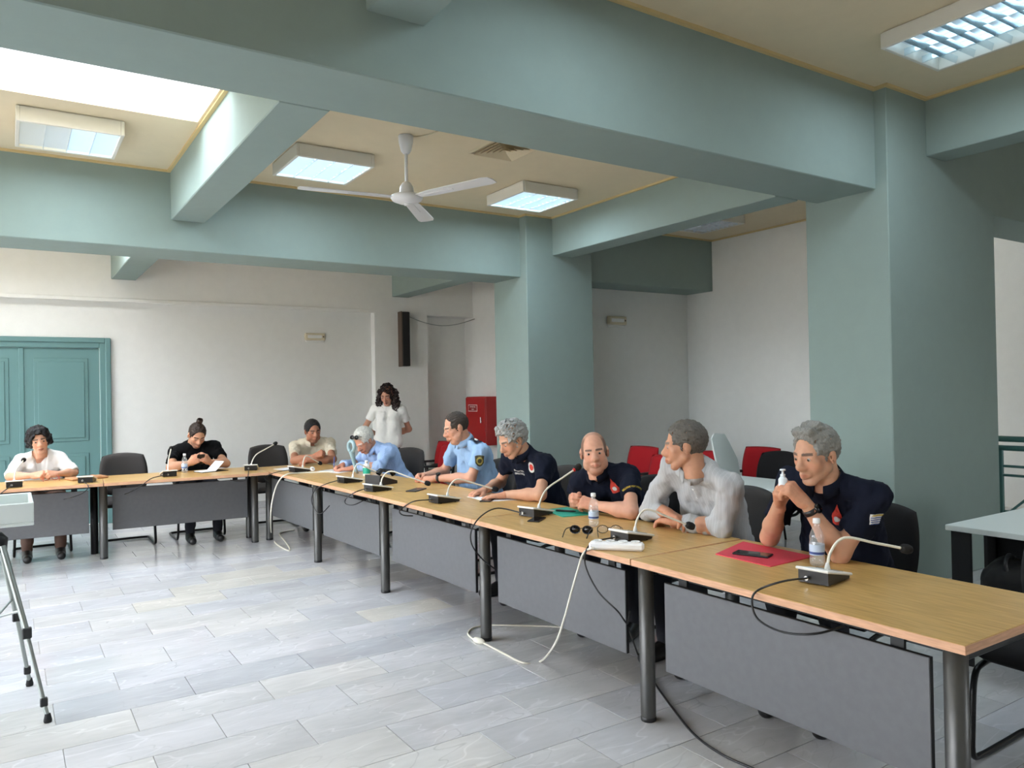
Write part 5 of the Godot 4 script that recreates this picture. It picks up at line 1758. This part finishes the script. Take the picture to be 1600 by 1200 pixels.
	var paint := func(p: Vector3) -> Color:
		var c := base * (1.0 + 0.10 * tone.get_noise_3dv(p * 2.0))
		var ax := absf(p.x)
		# ruddier cheeks and nose
		c = c.lerp(Color(base.r * 1.05, base.g * 0.80, base.b * 0.76), 0.55 * clampf(1.0 - v3(ax - 0.030, p.y + 0.032, p.z - 0.075).length() / 0.045, 0.0, 1.0))
		if cropped:
			# close cropped hair: sides and back, thin on the crown
			var side := clampf((0.034 + 0.5 * clampf(ax - 0.04, 0.0, 0.03) - p.z) / 0.012, 0.0, 1.0) * clampf((p.y + 0.045 - 0.25 * clampf(p.z + 0.02, 0.0, 0.1)) / 0.012, 0.0, 1.0)
			if ax > 0.074 and p.y < 0.03 and p.z > -0.035:
				side = 0.0
			var crown := clampf((p.y - 0.072) / 0.020, 0.0, 1.0)
			c = c.lerp(hair_c, side * lerpf(0.85, 0.30, crown) * (0.9 + 0.35 * tone.get_noise_3dv(p * 12.0)))
		if p.z > 0.03:
			# beard area of jaw and upper lip
			var jaw := clampf((-0.040 - p.y) / 0.016, 0.0, 1.0) * clampf((p.y + 0.135) / 0.02, 0.0, 1.0)
			if absf(p.y + 0.068) < 0.009 and ax < 0.024:
				jaw = 0.0
			c = c.lerp(hair_c.lerp(base * 0.55, 0.5), beard * jaw * (0.75 + 0.5 * tone.get_noise_3dv(p * 9.0)))
			var l := (absf(p.y + 0.0675 + 0.06 * ax * 0.2) / 0.0085 + pow(ax / 0.023, 4.0))
			if p.z > 0.070 and l < 1.0:
				c = c.lerp(Color(base.r * 0.80, base.g * 0.55, base.b * 0.55), 0.7) if not d.has("lip") else c.lerp(lip, 0.7)
			var by := 0.0205 + 0.10 * ax - 2.2 * ax * ax
			if p.z > 0.045 and ax > 0.011 and ax < 0.050 and absf(p.y - by) < 0.0056:
				c = c.lerp(brow, 0.85)
		if p.z > 0.055 and v3(ax - 0.031, (p.y + 0.001) * 1.6, 0).length() < 0.0155 and p.y < 0.006:
			c = c.lerp(Color(base.r * 0.72, base.g * 0.60, base.b * 0.58), 0.35)
		return c
	sk.add(head_net(d.get("head_kind", "man")), Transform3D(hx.basis.scaled_local(Vector3.ONE * hs), hx.origin), paint)
	for k in arms:
		var a: Dictionary = arms[k]
		sk.add(hand_net(a.pose), Transform3D((a.hand as Transform3D).basis.scaled_local(Vector3.ONE * (1.04 * sqrt(slim))), a.wr), func(p: Vector3) -> Color: return Color(base.r * 1.02, base.g * 0.93, base.b * 0.90) * (1.0 + 0.12 * tone.get_noise_3dv(p * 3.0)), a.s > 0.0)
	var body := part(P, "body", Fld.to_mesh([sk.v, sk.i], sk.c), M.skin)
	var eyes := eye_mesh(d.get("eye_down", 0.1), (d.get("iris", Color(0.10, 0.06, 0.03))))
	for s in [-1.0, 1.0]:
		var e := part(body, "eye", eyes, M.eyeball)
		e.transform = Transform3D(hx.basis.scaled_local(Vector3.ONE * hs), hx * (v3(0.031 * s, -0.0015, 0.0692) * hs))
	# shirt
	var sl: float = d.get("sleeve", 0.62)       # up to 1: share of the upper arm; above 1: down the forearm too
	var g := Fld.new(lo - pad, hi.max(neck_top) + pad, 0.0105, 0.011)
	for b in torso:
		g.cap(b[0], b[1], b[2] + 0.004, b[3] + 0.004)
	for k in arms:
		var a: Dictionary = arms[k]
		var sh: Vector3 = a.sh
		var el: Vector3 = a.el
		var wr: Vector3 = a.wr
		if sl <= 1.0:
			var e: Vector3 = sh.lerp(el, sl)
			g.cap(sh, e + (el - sh).normalized() * 0.04, 0.061 * slim, 0.062 * slim, e, (el - sh).normalized())
		else:
			g.cap(sh, el, 0.064 * slim, 0.054 * slim)
			var e2 := el.lerp(wr, sl - 1.0)
			g.cap(el, e2 + (wr - el).normalized() * 0.03, 0.054 * slim, (0.050 - 0.012 * (sl - 1.0)) * slim, e2, (wr - el).normalized())
	g.finish()
	g.carve(neck_top + fw * 0.01, Nb - u * 0.005 + fw * 0.012, 0.062, 0.060, 0.006)
	if d.get("open_neck", 0.0) > 0.0:
		var on: float = d.open_neck
		g.carve(Nb + fw * 0.07 - u * 0.01, Nb + fw * 0.130 - u * on, 0.047 if on < 0.15 else 0.070, 0.018 if on < 0.15 else 0.034, 0.006)
	var wk: float = d.get("wrinkle", 1.0)
	g.ripple(int(hip.x * 100.0) + 3, 11.0, 0.012 * wk, v3(1.0, 0.8, 1.0), 3)
	g.ripple(int(hip.y * 100.0) + 9, 5.0, 0.012, Vector3.ONE, 1)
	g.ripple(int(hip.y * 100.0) + 5, 20.0, 0.008 * wk, v3(1.0, 0.5, 1.0), 2)
	var shirt := part(P, d.get("garment", "shirt"), g.smooth_mesh(), d.cloth)
	# collar
	if d.get("collar", true):
		var cx := frame(u, fw, Nb)
		var cb := MB.new().smooth(true)
		var ns := 22
		for k in ns:
			var q := []
			for kk in [k, k + 1]:
				var a: float = lerpf(0.28, TAU - 0.28, float(kk) / ns)
				var fr := 1.0 - absf(a - PI) / PI      # 1 at the nape, 0 at the front
				var dn := lerpf(-0.048, -0.006, fr)
				var up := lerpf(0.004, 0.034, fr)
				var ra := lerpf(0.072, 0.066, fr)
				var dir := v3(sin(a), 0, cos(a))
				q.append(cx * (dir * ra + v3(0, up, 0.012)))
				q.append(cx * (dir * (ra + 0.017) + v3(0, dn, 0.012 + 0.018 * (1.0 - fr))))
				q.append(cx * (dir * (ra + 0.013) + v3(0, dn, 0.012 + 0.014 * (1.0 - fr))))
				q.append(cx * (dir * (ra - 0.004) + v3(0, up - 0.002, 0.012)))
			var away := cx * v3(0, -0.01, 0.01)
			cb.quad(q[0], q[4], q[5], q[1], away)
			cb.quad(q[3], q[7], q[6], q[2], away + (q[0] - away) * 3.0)
			cb.quad(q[0], q[4], q[7], q[3], away - u * 0.2)
			cb.quad(q[1], q[5], q[6], q[2], away + u * 0.2)
		part(shirt, "collar", cb.done(), d.get("collar_mat", d.cloth))
	# hair
	if not cropped:
		var hair := part(P, "hair", hair_mesh(d.hair, 0.93 if d.get("head_kind", "man") == "woman" else 1.0), M[d.hair_mat])
		hair.transform = Transform3D(hx.basis.scaled_local(Vector3.ONE * hs), hx.origin)
	# legs and shoes
	if not standing:
		part(P, "trousers", legs_mesh, d.get("trousers", M.cloth_dark))
		for s in [-1.0, 1.0]:
			var so := part(P, "shoe", shoe_mesh, d.get("shoes", M.shoe_black))
			so.position = v3(0.135 * s, 0, 0.39)
	else:
		var lf := Fld.new(v3(-0.3, 0.02, -0.25), v3(0.3, 1.1, 0.25), 0.014, 0.014)
		lf.cap(v3(-0.06, 0.90, 0), v3(0.06, 0.90, 0), 0.095 * slim, 0.095 * slim)
		for s in [-1.0, 1.0]:
			lf.cap(v3(0.07 * s, 0.84, 0), v3(0.085 * s, 0.50, 0.0), 0.082 * slim, 0.060 * slim)
			lf.cap(v3(0.085 * s, 0.50, 0), v3(0.085 * s, 0.09, -0.02), 0.058 * slim, 0.042 * slim)
		lf.finish()
		part(P, "trousers", lf.smooth_mesh(), d.get("trousers", M.cloth_dark))
		for s in [-1.0, 1.0]:
			var so := part(P, "shoe", shoe_mesh, d.get("shoes", M.shoe_black))
			so.position = v3(0.085 * s, 0, -0.02)
	# a watch or bracelet round a wrist
	for k in arms:
		if d[k].has("watch"):
			var a: Dictionary = arms[k]
			var dirn: Vector3 = ((a.wr as Vector3) - (a.el as Vector3)).normalized()
			var c: Vector3 = (a.wr as Vector3) - dirn * 0.035
			var wx := frame(dirn, -(a.hand as Transform3D).basis.z, c)
			var band := part(P, "watch" if d[k].watch > 0.016 else "bracelet", MB.new().lathe([Vector2(0.0315, -0.010), Vector2(0.034, -0.010), Vector2(0.0345, 0.0), Vector2(0.034, 0.010), Vector2(0.0315, 0.010)], 20, wx.scaled_local(v3(1.0, d[k].watch / 0.02, 1.0))).done(), M.black_plastic)
			if d[k].watch > 0.016:
				part(band, "dial", MB.new().lathe([Vector2(0, 0.0), Vector2(0.020, 0.0), Vector2(0.022, 0.006), Vector2(0.019, 0.011), Vector2(0, 0.012)], 20, wx * Transform3D(Basis(Vector3.RIGHT, PI / 2), v3(0, 0, 0.033))).done(), M.screen_black)
	return {"node": P, "shirt": shirt, "field": g, "head": hx, "hs": hs, "arms": arms, "Nb": Nb, "u": u, "fw": fw, "r": r, "chest": chest, "body": body}

func build_people() -> void:
	seated_legs()
	var sm := mat("skin", Color.WHITE, 0.52, 0.0, 0.4)
	sm.vertex_color_use_as_albedo = true
	sm.subsurf_scatter_enabled = true
	sm.subsurf_scatter_strength = 0.08
	var em := mat("eyeball", Color.WHITE, 0.15)
	em.vertex_color_use_as_albedo = true
	var streak := noise_tex(51, 0.03, [[0.0, Color(0.72, 0.72, 0.72)], [0.5, Color(0.88, 0.88, 0.88)], [1.0, Color(1.0, 1.0, 1.0)]], 256, 4)
	for h in [["hair_grey", srgb(150, 148, 142)], ["hair_dark", srgb(72, 62, 55)], ["hair_pepper", srgb(104, 98, 90)], ["hair_silver", srgb(176, 176, 172)], ["hair_white", srgb(226, 222, 212)], ["hair_black", srgb(24, 22, 24)], ["hair_brown", srgb(60, 46, 38)], ["hair_curly", srgb(44, 28, 24)]]:
		var m := mat(h[0], h[1], 0.55, 0.0, 0.4)
		grain(m, streak, v3(18.0, 5.0, 18.0), false)
	mat("cloth_dark", srgb(28, 30, 38), 0.9)
	mat("stocking", srgb(96, 70, 58), 0.7)
	mat("shoe_black", srgb(20, 19, 19), 0.4)
	mat("emblem_red", srgb(206, 62, 48), 0.7)
	mat("thread_white", srgb(226, 226, 222), 0.8)
	mat("thread_yellow", srgb(206, 178, 60), 0.8)
	mat("flag_blue", srgb(70, 96, 168), 0.8)
	mat("patch_olive", srgb(64, 62, 40), 0.8)
	mat("patch_gold", srgb(176, 160, 84), 0.8)
	mat("epaulette", srgb(28, 32, 52), 0.8)
	mat("pump_white", srgb(226, 234, 238), 0.35)
	var navy := cloth_mat("cloth_navy", srgb(20, 24, 38))
	var tan := srgb(201, 152, 124)
	var fair := srgb(208, 156, 131)
	people_near(navy, tan, fair)
	people_far(navy, tan, fair)

func people_near(navy: Material, tan: Color, fair: Color) -> void:
	# man with his hands before his mouth, at the nearest table
	var a := person({"hip": Vector2(3.40, -2.20), "face": Vector2(-1, 0.05), "head": v3(2.95, 1.205, -2.085), "look": v3(-0.93, -0.20, -0.10), "skin": tan, "hair": "quiff", "hair_mat": "hair_grey", "hair_color": srgb(120, 116, 110), "brow_color": srgb(70, 62, 56), "beard": 0.22, "eye_down": 0.15,
		"cloth": navy, "fat": 1.10, "shoulders": 0.19, "open_neck": 0.09, "hunch": 0.03,
		"label": "man in a navy polo shirt holding a small white pump bottle before his mouth",
		"L": {"wrist": v3(2.88, 0.995, -2.085), "elbow": v3(3.00, 0.775, -2.01), "fingers": v3(-0.45, 0.75, -0.55), "palm": v3(-0.3, 0.25, -0.9), "pose": "clasp", "watch": 0.024},
		"R": {"wrist": v3(2.885, 0.985, -2.225), "elbow": v3(3.03, 0.785, -2.40), "fingers": v3(-0.50, 0.78, 0.40), "palm": v3(-0.2, 0.1, 0.95), "pose": "fist"}})
	badge_fire(a, (a.node as Node3D).transform * ((a.chest as Vector3) + (a.r as Vector3) * 0.048 + (a.u as Vector3) * 0.045), -1.0)
	var f: Fld = a.field
	var arm: Dictionary = a.arms.L
	var oc: Vector3 = (arm.sh as Vector3).lerp(arm.el, 0.33)
	var out := (v3(1.0, 0.0, 0.15)).normalized()
	var flag := part(a.shirt, "flag_patch", decal_on(f, oc, out, Vector3.UP, rect_shape(0.058, 0.044)), M.thread_white)
	for k in 4:
		part(a.shirt, "flag_stripe", decal_on(f, oc + v3(0, 0.006 - k * 0.009, 0), out, Vector3.UP, rect_shape(0.056, 0.004), 0.006), M.flag_blue)
	part(a.shirt, "flag_stripe", decal_on(f, oc + v3(0, 0.017, 0), out, Vector3.UP, rect_shape(0.056, 0.007), 0.006), M.thread_yellow)
	# the pump bottle in his hands
	var pb := thing("pump_bottle", "small white pump bottle held before the man's mouth", "bottle", v3(2.84, 1.022, -2.172))
	part(pb, "bottle", MB.new().lathe([Vector2(0, 0), Vector2(0.017, 0), Vector2(0.019, 0.004), Vector2(0.019, 0.075), Vector2(0.012, 0.085), Vector2(0, 0.085)], 20).done(), M.pump_white)
	part(pb, "pump", MB.new().lathe([Vector2(0, 0.085), Vector2(0.011, 0.085), Vector2(0.011, 0.097), Vector2(0.005, 0.099), Vector2(0.005, 0.112), Vector2(0.013, 0.113), Vector2(0.012, 0.119), Vector2(0, 0.120)], 16).done(), M.pump_white)
	# man in the grey shirt, looking along the table
	var sh := cloth_mat("cloth_grey_stripe", srgb(174, 175, 176), Color(0.73, 0.73, 0.74))
	var b := person({"hip": Vector2(3.42, -3.0), "face": Vector2(-1, 0.0), "head": v3(2.95, 1.205, -2.865), "look": v3(-0.66, -0.10, -0.70), "skin": srgb(192, 142, 114), "hair": "short", "hair_mat": "hair_pepper", "hair_color": srgb(96, 90, 84), "brow_color": srgb(110, 100, 92), "beard": 0.10, "eye_down": 0.1,
		"cloth": sh, "sleeve": 1.80, "open_neck": 0.07, "fat": 1.05, "shoulders": 0.185, "hunch": 0.03, "garment": "dress_shirt",
		"label": "man in a grey striped shirt with crossed forearms, looking along the table",
		"L": {"wrist": v3(3.00, 0.785, -2.99), "elbow": v3(3.05, 0.785, -2.72), "fingers": v3(0.05, -0.10, -1.0), "palm": v3(-0.3, -0.9, 0.1), "pose": "rest", "watch": 0.008},
		"R": {"wrist": v3(2.975, 0.835, -3.02), "elbow": v3(3.08, 0.80, -3.27), "fingers": v3(0.10, -0.28, 0.95), "palm": v3(-0.25, -0.9, -0.25), "pose": "rest"}})
	for k in 4:
		part(b.shirt, "button", decal_on(b.field, (b.chest as Vector3) + (b.u as Vector3) * (0.10 - k * 0.07), b.fw, b.u, round_shape(0.006), 0.005), M.thread_white)
	# bald man facing the camera
	var c := person({"hip": Vector2(3.44, -3.80), "face": Vector2(-0.90, 0.43), "head": v3(3.05, 1.115, -3.725), "look": v3(-0.64, -0.04, 0.77), "roll": 0.10, "skin": fair, "hair": "cropped", "hair_mat": "hair_dark", "hair_color": srgb(70, 60, 54), "beard": 0.30, "eye_down": 0.0, "head_kind": "heavy", "hs": 1.0,
		"cloth": navy, "fat": 1.18, "shoulders": 0.185, "open_neck": 0.08, "collar": true, "hunch": 0.03,
		"label": "bald man in a navy shirt looking at the camera, hands folded",
		"L": {"wrist": v3(2.985, 0.80, -3.63), "elbow": v3(3.04, 0.785, -3.38), "fingers": v3(-0.55, 0.18, -0.75), "palm": v3(-0.35, -0.05, -0.85), "pose": "clasp"},
		"R": {"wrist": v3(2.995, 0.80, -3.83), "elbow": v3(3.14, 0.785, -4.04), "fingers": v3(-0.75, 0.20, 0.40), "palm": v3(0.35, -0.05, 0.9), "pose": "clasp"}})
	badge_fire(c, v3(3.10, 0.855, -3.60))
	var ca: Dictionary = c.arms.L
	letters_on(c.field, c.shirt, "HELLENIC FIRE SERVICE", (ca.sh as Vector3).lerp(ca.el, 0.25), ((c.node as Node3D).transform.basis.inverse() * v3(-0.55, 0.30, 0.8)).normalized(), Vector3.UP, 0.0125, 0.075, M.thread_yellow)
	# grey haired man reading
	var e := person({"hip": Vector2(3.42, -4.70), "face": Vector2(-1, 0.02), "head": v3(3.02, 1.155, -4.615), "look": v3(-0.86, -0.45, -0.02), "skin": tan, "hair": "thick", "hair_mat": "hair_silver", "hair_color": srgb(130, 126, 120), "brow_color": srgb(92, 84, 76), "beard": 0.15, "eye_down": 0.45,
		"cloth": navy, "fat": 1.12, "shoulders": 0.19, "open_neck": 0.10, "hunch": 0.035,
		"label": "grey haired man in a navy polo shirt reading a sheet on the table",
		"L": {"wrist": v3(2.93, 0.775, -4.56), "elbow": v3(3.04, 0.79, -4.30), "fingers": v3(-0.75, -0.10, -0.55), "palm": v3(0.0, -1.0, 0.05), "pose": "flat"},
		"R": {"wrist": v3(2.93, 0.775, -4.86), "elbow": v3(3.16, 0.80, -5.00), "fingers": v3(-0.95, -0.10, 0.12), "palm": v3(0.0, -1.0, 0.0), "pose": "rest"}})
	var ef: Vector3 = e.fw
	var einv: Transform3D = (e.node as Node3D).transform.affine_inverse()
	var eat := einv * v3(3.12, 0.955, -4.52)
	var eout := (einv.basis * v3(-0.80, 0.10, 0.6)).normalized()
	part(e.shirt, "round_badge", decal_on(e.field, eat, eout, Vector3.UP, round_shape(0.032, 1.25)), M.thread_white)
	part(e.shirt, "badge_centre", decal_on(e.field, eat, eout, Vector3.UP, round_shape(0.019, 1.25), 0.006), M.emblem_red)
	letters_on(e.field, e.shirt, "ΠΟΛΙΤΙΚΗ", (e.chest as Vector3) - (e.r as Vector3) * 0.05 + (e.u as Vector3) * 0.03, ef, e.u, 0.022, 0.0, M.thread_white)
	letters_on(e.field, e.shirt, "ΠΡΟΣΤΑΣΙΑ", (e.chest as Vector3) - (e.r as Vector3) * 0.05 + (e.u as Vector3) * 0.005, ef, e.u, 0.018, 0.0, M.thread_white)
	# officer in light blue
	var blue := cloth_mat("cloth_officer", srgb(150, 180, 214))
	var o := person({"hip": Vector2(3.46, -5.68), "face": Vector2(-1, -0.02), "head": v3(3.12, 1.205, -5.62), "look": v3(-0.90, -0.30, -0.18), "skin": fair, "hair": "receding", "hair_mat": "hair_dark", "hair_color": srgb(66, 56, 50), "beard": 0.14, "eye_down": 0.4, "head_kind": "heavy",
		"cloth": blue, "fat": 1.15, "shoulders": 0.185, "open_neck": 0.06, "hunch": 0.02, "garment": "uniform_shirt",
		"label": "police officer in a light blue short sleeved uniform shirt, hands together",
		"L": {"wrist": v3(2.985, 0.785, -5.74), "elbow": v3(3.16, 0.795, -5.45), "fingers": v3(-0.65, -0.08, -0.70), "palm": v3(-0.4, -0.5, -0.6), "pose": "clasp", "watch": 0.024},
		"R": {"wrist": v3(2.99, 0.785, -5.96), "elbow": v3(3.22, 0.80, -6.02), "fingers": v3(-0.85, -0.05, 0.35), "palm": v3(-0.1, -0.6, 0.8), "pose": "clasp"}})
	var oa: Dictionary = o.arms.L
	var op: Vector3 = (oa.sh as Vector3).lerp(oa.el, 0.34)
	var oo := v3(1, 0.1, 0.25).normalized()
	part(o.shirt, "shoulder_patch", decal_on(o.field, op, oo, Vector3.UP, PackedVector2Array([Vector2(-0.036, 0.038), Vector2(-0.036, -0.018), Vector2(-0.02, -0.040), Vector2(0.0, -0.048), Vector2(0.02, -0.040), Vector2(0.036, -0.018), Vector2(0.036, 0.038), Vector2(0.018, 0.044), Vector2(0, 0.046), Vector2(-0.018, 0.044)])), M.patch_olive)
	part(o.shirt, "patch_ring", decal_on(o.field, op + v3(0, -0.002, 0), oo, Vector3.UP, round_shape(0.029, 1.1), 0.006), M.patch_gold)
	part(o.shirt, "patch_centre", decal_on(o.field, op + v3(0, -0.002, 0), oo, Vector3.UP, round_shape(0.017, 1.1), 0.0075), M.patch_olive)
	for k in ["L", "R"]:
		var q: Dictionary = o.arms[k]
		var mid: Vector3 = (o.Nb as Vector3).lerp(q.sh, 0.68)
		var ep := part(o.shirt, "epaulette", decal_on(o.field, mid, Vector3.UP, o.r, rect_shape(0.062, 0.105, 4), 0.008), M.epaulette)
		part(o.shirt, "rank_bar", decal_on(o.field, mid, Vector3.UP, o.r, round_shape(0.014), 0.010), M.thread_white)
	part(o.shirt, "pocket", decal_on(o.field, (o.chest as Vector3) + (o.r as Vector3) * 0.08, o.fw, o.u, rect_shape(0.10, 0.012), 0.004), blue)
	# white haired man writing
	var lb := cloth_mat("cloth_sky_blue", srgb(158, 184, 226), Color(0.70, 0.79, 0.93))
	var wmn := person({"hip": Vector2(3.38, -7.30), "face": Vector2(-0.98, 0.2), "head": v3(2.97, 1.035, -7.235), "look": v3(-0.70, -0.62, 0.22), "skin": srgb(206, 150, 126), "hair": "white", "hair_mat": "hair_white", "hair_color": srgb(210, 206, 198), "beard": 0.10, "eye_down": 0.6,
		"cloth": lb, "sleeve": 1.90, "open_neck": 0.06, "fat": 1.05, "shoulders": 0.178, "hunch": 0.05, "garment": "dress_shirt",
		"label": "white haired man in a blue shirt bent over a sheet, writing",
		"L": {"wrist": v3(2.83, 0.775, -7.18), "elbow": v3(3.02, 0.79, -6.98), "fingers": v3(-0.8, -0.10, -0.5), "palm": v3(0, -1, 0), "pose": "flat"},
		"R": {"wrist": v3(2.80, 0.785, -7.40), "elbow": v3(3.03, 0.79, -7.52), "fingers": v3(-0.85, -0.25, 0.35), "palm": v3(-0.15, -0.8, 0.5), "pose": "pinch"}})
	var wh: Transform3D = (wmn.node as Node3D).transform * (wmn.head as Transform3D)
	spectacles(wh * v3(0, 0.085, 0.086), 0, "dark sunglasses pushed up on the white haired man's head", true)
	var sg: Node3D = get_node(NodePath(last_name("sunglasses")))
	sg.transform = wh * Transform3D(Basis(Vector3.RIGHT, -0.8), v3(0, 0.088, 0.088))
	var pen := thing("pen", "pen in the white haired man's writing hand", "pen", v3(2.70, 0.775, -7.36), 0.5)
	part(pen, "barrel", MB.new().tube([v3(0.0, -0.03, 0.0), v3(0.02, 0.03, -0.015), v3(0.045, 0.10, -0.03)], [0.001, 0.0045, 0.0045], 8).done(), M.flag_blue)

func last_name(called: String) -> String:
	var n: int = used[called]
	return called if n == 1 else "%s_%03d" % [called, n - 1]

func badge_fire(a: Dictionary, where: Vector3, reach := 0.19) -> void:
	# flame shaped red emblem on the chest
	var inv: Transform3D = (a.node as Node3D).transform.affine_inverse()
	var at := inv * where
	var out := (inv.basis * (v3(-0.80, 0.12, 0.58) if reach > 0.0 else v3(-0.98, 0.1, 0.18))).normalized()
	part(a.shirt, "flame_emblem", decal_on(a.field, at, out, a.u, PackedVector2Array([Vector2(-0.026, -0.042), Vector2(0.026, -0.042), Vector2(0.030, -0.015), Vector2(0.018, 0.012), Vector2(0.010, 0.030), Vector2(0.003, 0.055), Vector2(-0.008, 0.028), Vector2(-0.020, 0.010), Vector2(-0.030, -0.015)]), 0.0045, reach), M.emblem_red)
	part(a.shirt, "emblem_centre", decal_on(a.field, at - (a.u as Vector3) * 0.012, out, a.u, round_shape(0.014), 0.007, reach), M.thread_white)

func people_far(navy: Material, tan: Color, fair: Color) -> void:
	var cream := cloth_mat("cloth_cream_polo", srgb(214, 204, 182))
	person({"hip": Vector2(2.98, -8.78), "face": Vector2(-0.25, 1), "head": v3(2.885, 1.09, -8.52), "look": v3(0.02, -0.22, 0.97), "roll": 0.06, "skin": srgb(176, 122, 96), "hair": "short", "hair_mat": "hair_black", "hair_color": srgb(34, 30, 30), "beard": 0.30, "eye_down": 0.25, "head_kind": "heavy",
		"cloth": cream, "fat": 1.20, "shoulders": 0.19, "open_neck": 0.08, "hunch": 0.03,
		"label": "man in a cream polo shirt with forearms crossed on the corner table",
		"L": {"wrist": v3(2.74, 0.79, -8.10), "elbow": v3(2.99, 0.785, -8.18), "fingers": v3(-0.95, 0.0, 0.10), "palm": v3(0, -1, 0.1), "pose": "rest"},
		"R": {"wrist": v3(2.76, 0.83, -8.13), "elbow": v3(2.60, 0.785, -8.30), "fingers": v3(0.70, 0.35, 0.45), "palm": v3(0.3, -0.6, -0.6), "pose": "fist"}})
	var blk := cloth_mat("cloth_black_tee", srgb(18, 18, 20))
	var b := person({"hip": Vector2(1.70, -8.84), "face": Vector2(-0.02, 1), "head": v3(1.665, 1.095, -8.60), "look": v3(0.08, -0.55, 0.83), "roll": -0.06, "skin": tan, "hair": "bun", "hair_mat": "hair_brown", "hair_color": srgb(60, 46, 40), "beard": 0.75, "eye_down": 0.5,
		"cloth": blk, "collar": false, "fat": 1.0, "shoulders": 0.19, "hunch": 0.03, "garment": "t_shirt",
		"label": "bearded man with a hair bun and black T-shirt looking at his phone",
		"L": {"wrist": v3(1.745, 0.82, -8.42), "elbow": v3(1.93, 0.785, -8.50), "fingers": v3(-0.55, 0.45, 0.50), "palm": v3(-0.7, 0.3, -0.6), "pose": "clasp"},
		"R": {"wrist": v3(1.555, 0.82, -8.42), "elbow": v3(1.38, 0.785, -8.46), "fingers": v3(0.60, 0.40, 0.45), "palm": v3(0.7, 0.3, -0.55), "pose": "clasp"}})
	part(b.shirt, "chest_print", decal_on(b.field, (b.chest as Vector3) + (b.r as Vector3) * 0.07 - (b.u as Vector3) * 0.03, b.fw, b.u, round_shape(0.026, 0.6)), M.thread_white)
	var ph := thing("mobile_phone", "dark phone held in both hands by the man with the bun", "phone", v3(1.65, 0.855, -8.375))
	part(ph, "body", MB.new().box(v3(-0.037, -0.075, -0.004), v3(0.037, 0.075, 0.004), 0.003, Transform3D(Basis(Vector3.RIGHT, 0.75), Vector3.ZERO)).done(), M.black_plastic)
	part(ph, "screen", MB.new().box(v3(-0.033, -0.070, -0.0046), v3(0.033, 0.070, -0.004), 0.0, Transform3D(Basis(Vector3.RIGHT, 0.75), Vector3.ZERO)).done(), M.screen_black)
	# seated woman
	var white := cloth_mat("cloth_white", srgb(228, 226, 224))
	person({"hip": Vector2(0.27, -8.88), "face": Vector2(0.0, 1), "head": v3(0.245, 1.11, -8.64), "look": v3(0.05, -0.10, 0.99), "roll": 0.16, "skin": srgb(206, 158, 132), "hair": "bob", "hair_mat": "hair_black", "hair_color": srgb(40, 34, 32), "beard": 0.0, "eye_down": 0.1, "head_kind": "woman", "lip": Color(0.5, 0.2, 0.2),
		"cloth": white, "sleeve": 0.98, "collar": false, "open_neck": 0.20, "wrinkle": 0.6, "bust": true, "slim": 0.90, "shoulders": 0.172, "fat": 1.08, "garment": "blouse", "trousers": M.stocking,
		"label": "dark haired woman in a white V necked blouse seated before the teal door",
		"L": {"wrist": v3(0.385, 0.795, -8.46), "elbow": v3(0.53, 0.785, -8.62), "fingers": v3(-0.75, 0.10, 0.45), "palm": v3(-0.4, -0.6, -0.5), "pose": "pinch"},
		"R": {"wrist": v3(0.185, 0.795, -8.46), "elbow": v3(0.01, 0.785, -8.60), "fingers": v3(0.75, 0.10, 0.45), "palm": v3(0.4, -0.6, -0.5), "pose": "pinch"}})
	# standing woman
	var off := cloth_mat("cloth_offwhite", srgb(226, 224, 218))
	var w := person({"hip": Vector2(3.87, -8.66), "face": Vector2(-0.55, 0.83), "standing": true, "head": v3(3.835, 1.475, -8.60), "look": v3(-0.62, -0.38, 0.68), "skin": srgb(190, 138, 114), "hair": "curly_long", "hair_mat": "hair_curly", "hair_color": srgb(44, 30, 26), "beard": 0.0, "eye_down": 0.5, "head_kind": "woman", "head_size": 1.0, "lip": Color(0.55, 0.16, 0.18),
		"cloth": off, "sleeve": 0.55, "collar": false, "open_neck": 0.05, "wrinkle": 0.5, "bust": true, "slim": 0.86, "shoulders": 0.185, "garment": "blouse",
		"label": "standing woman with long dark curly hair and a white blouse, hands behind her back",
		"L": {"wrist": v3(3.98, 0.98, -8.84), "pole": v3(0.6, -0.3, 0.3), "fingers": v3(-0.5, -0.6, -0.5), "palm": v3(0.4, 0.0, 0.6), "pose": "rest"},
		"R": {"wrist": v3(3.86, 0.98, -8.90), "pole": v3(-0.7, -0.3, 0.0), "fingers": v3(0.5, -0.6, -0.3), "palm": v3(0.4, 0.0, 0.6), "pose": "rest"}})
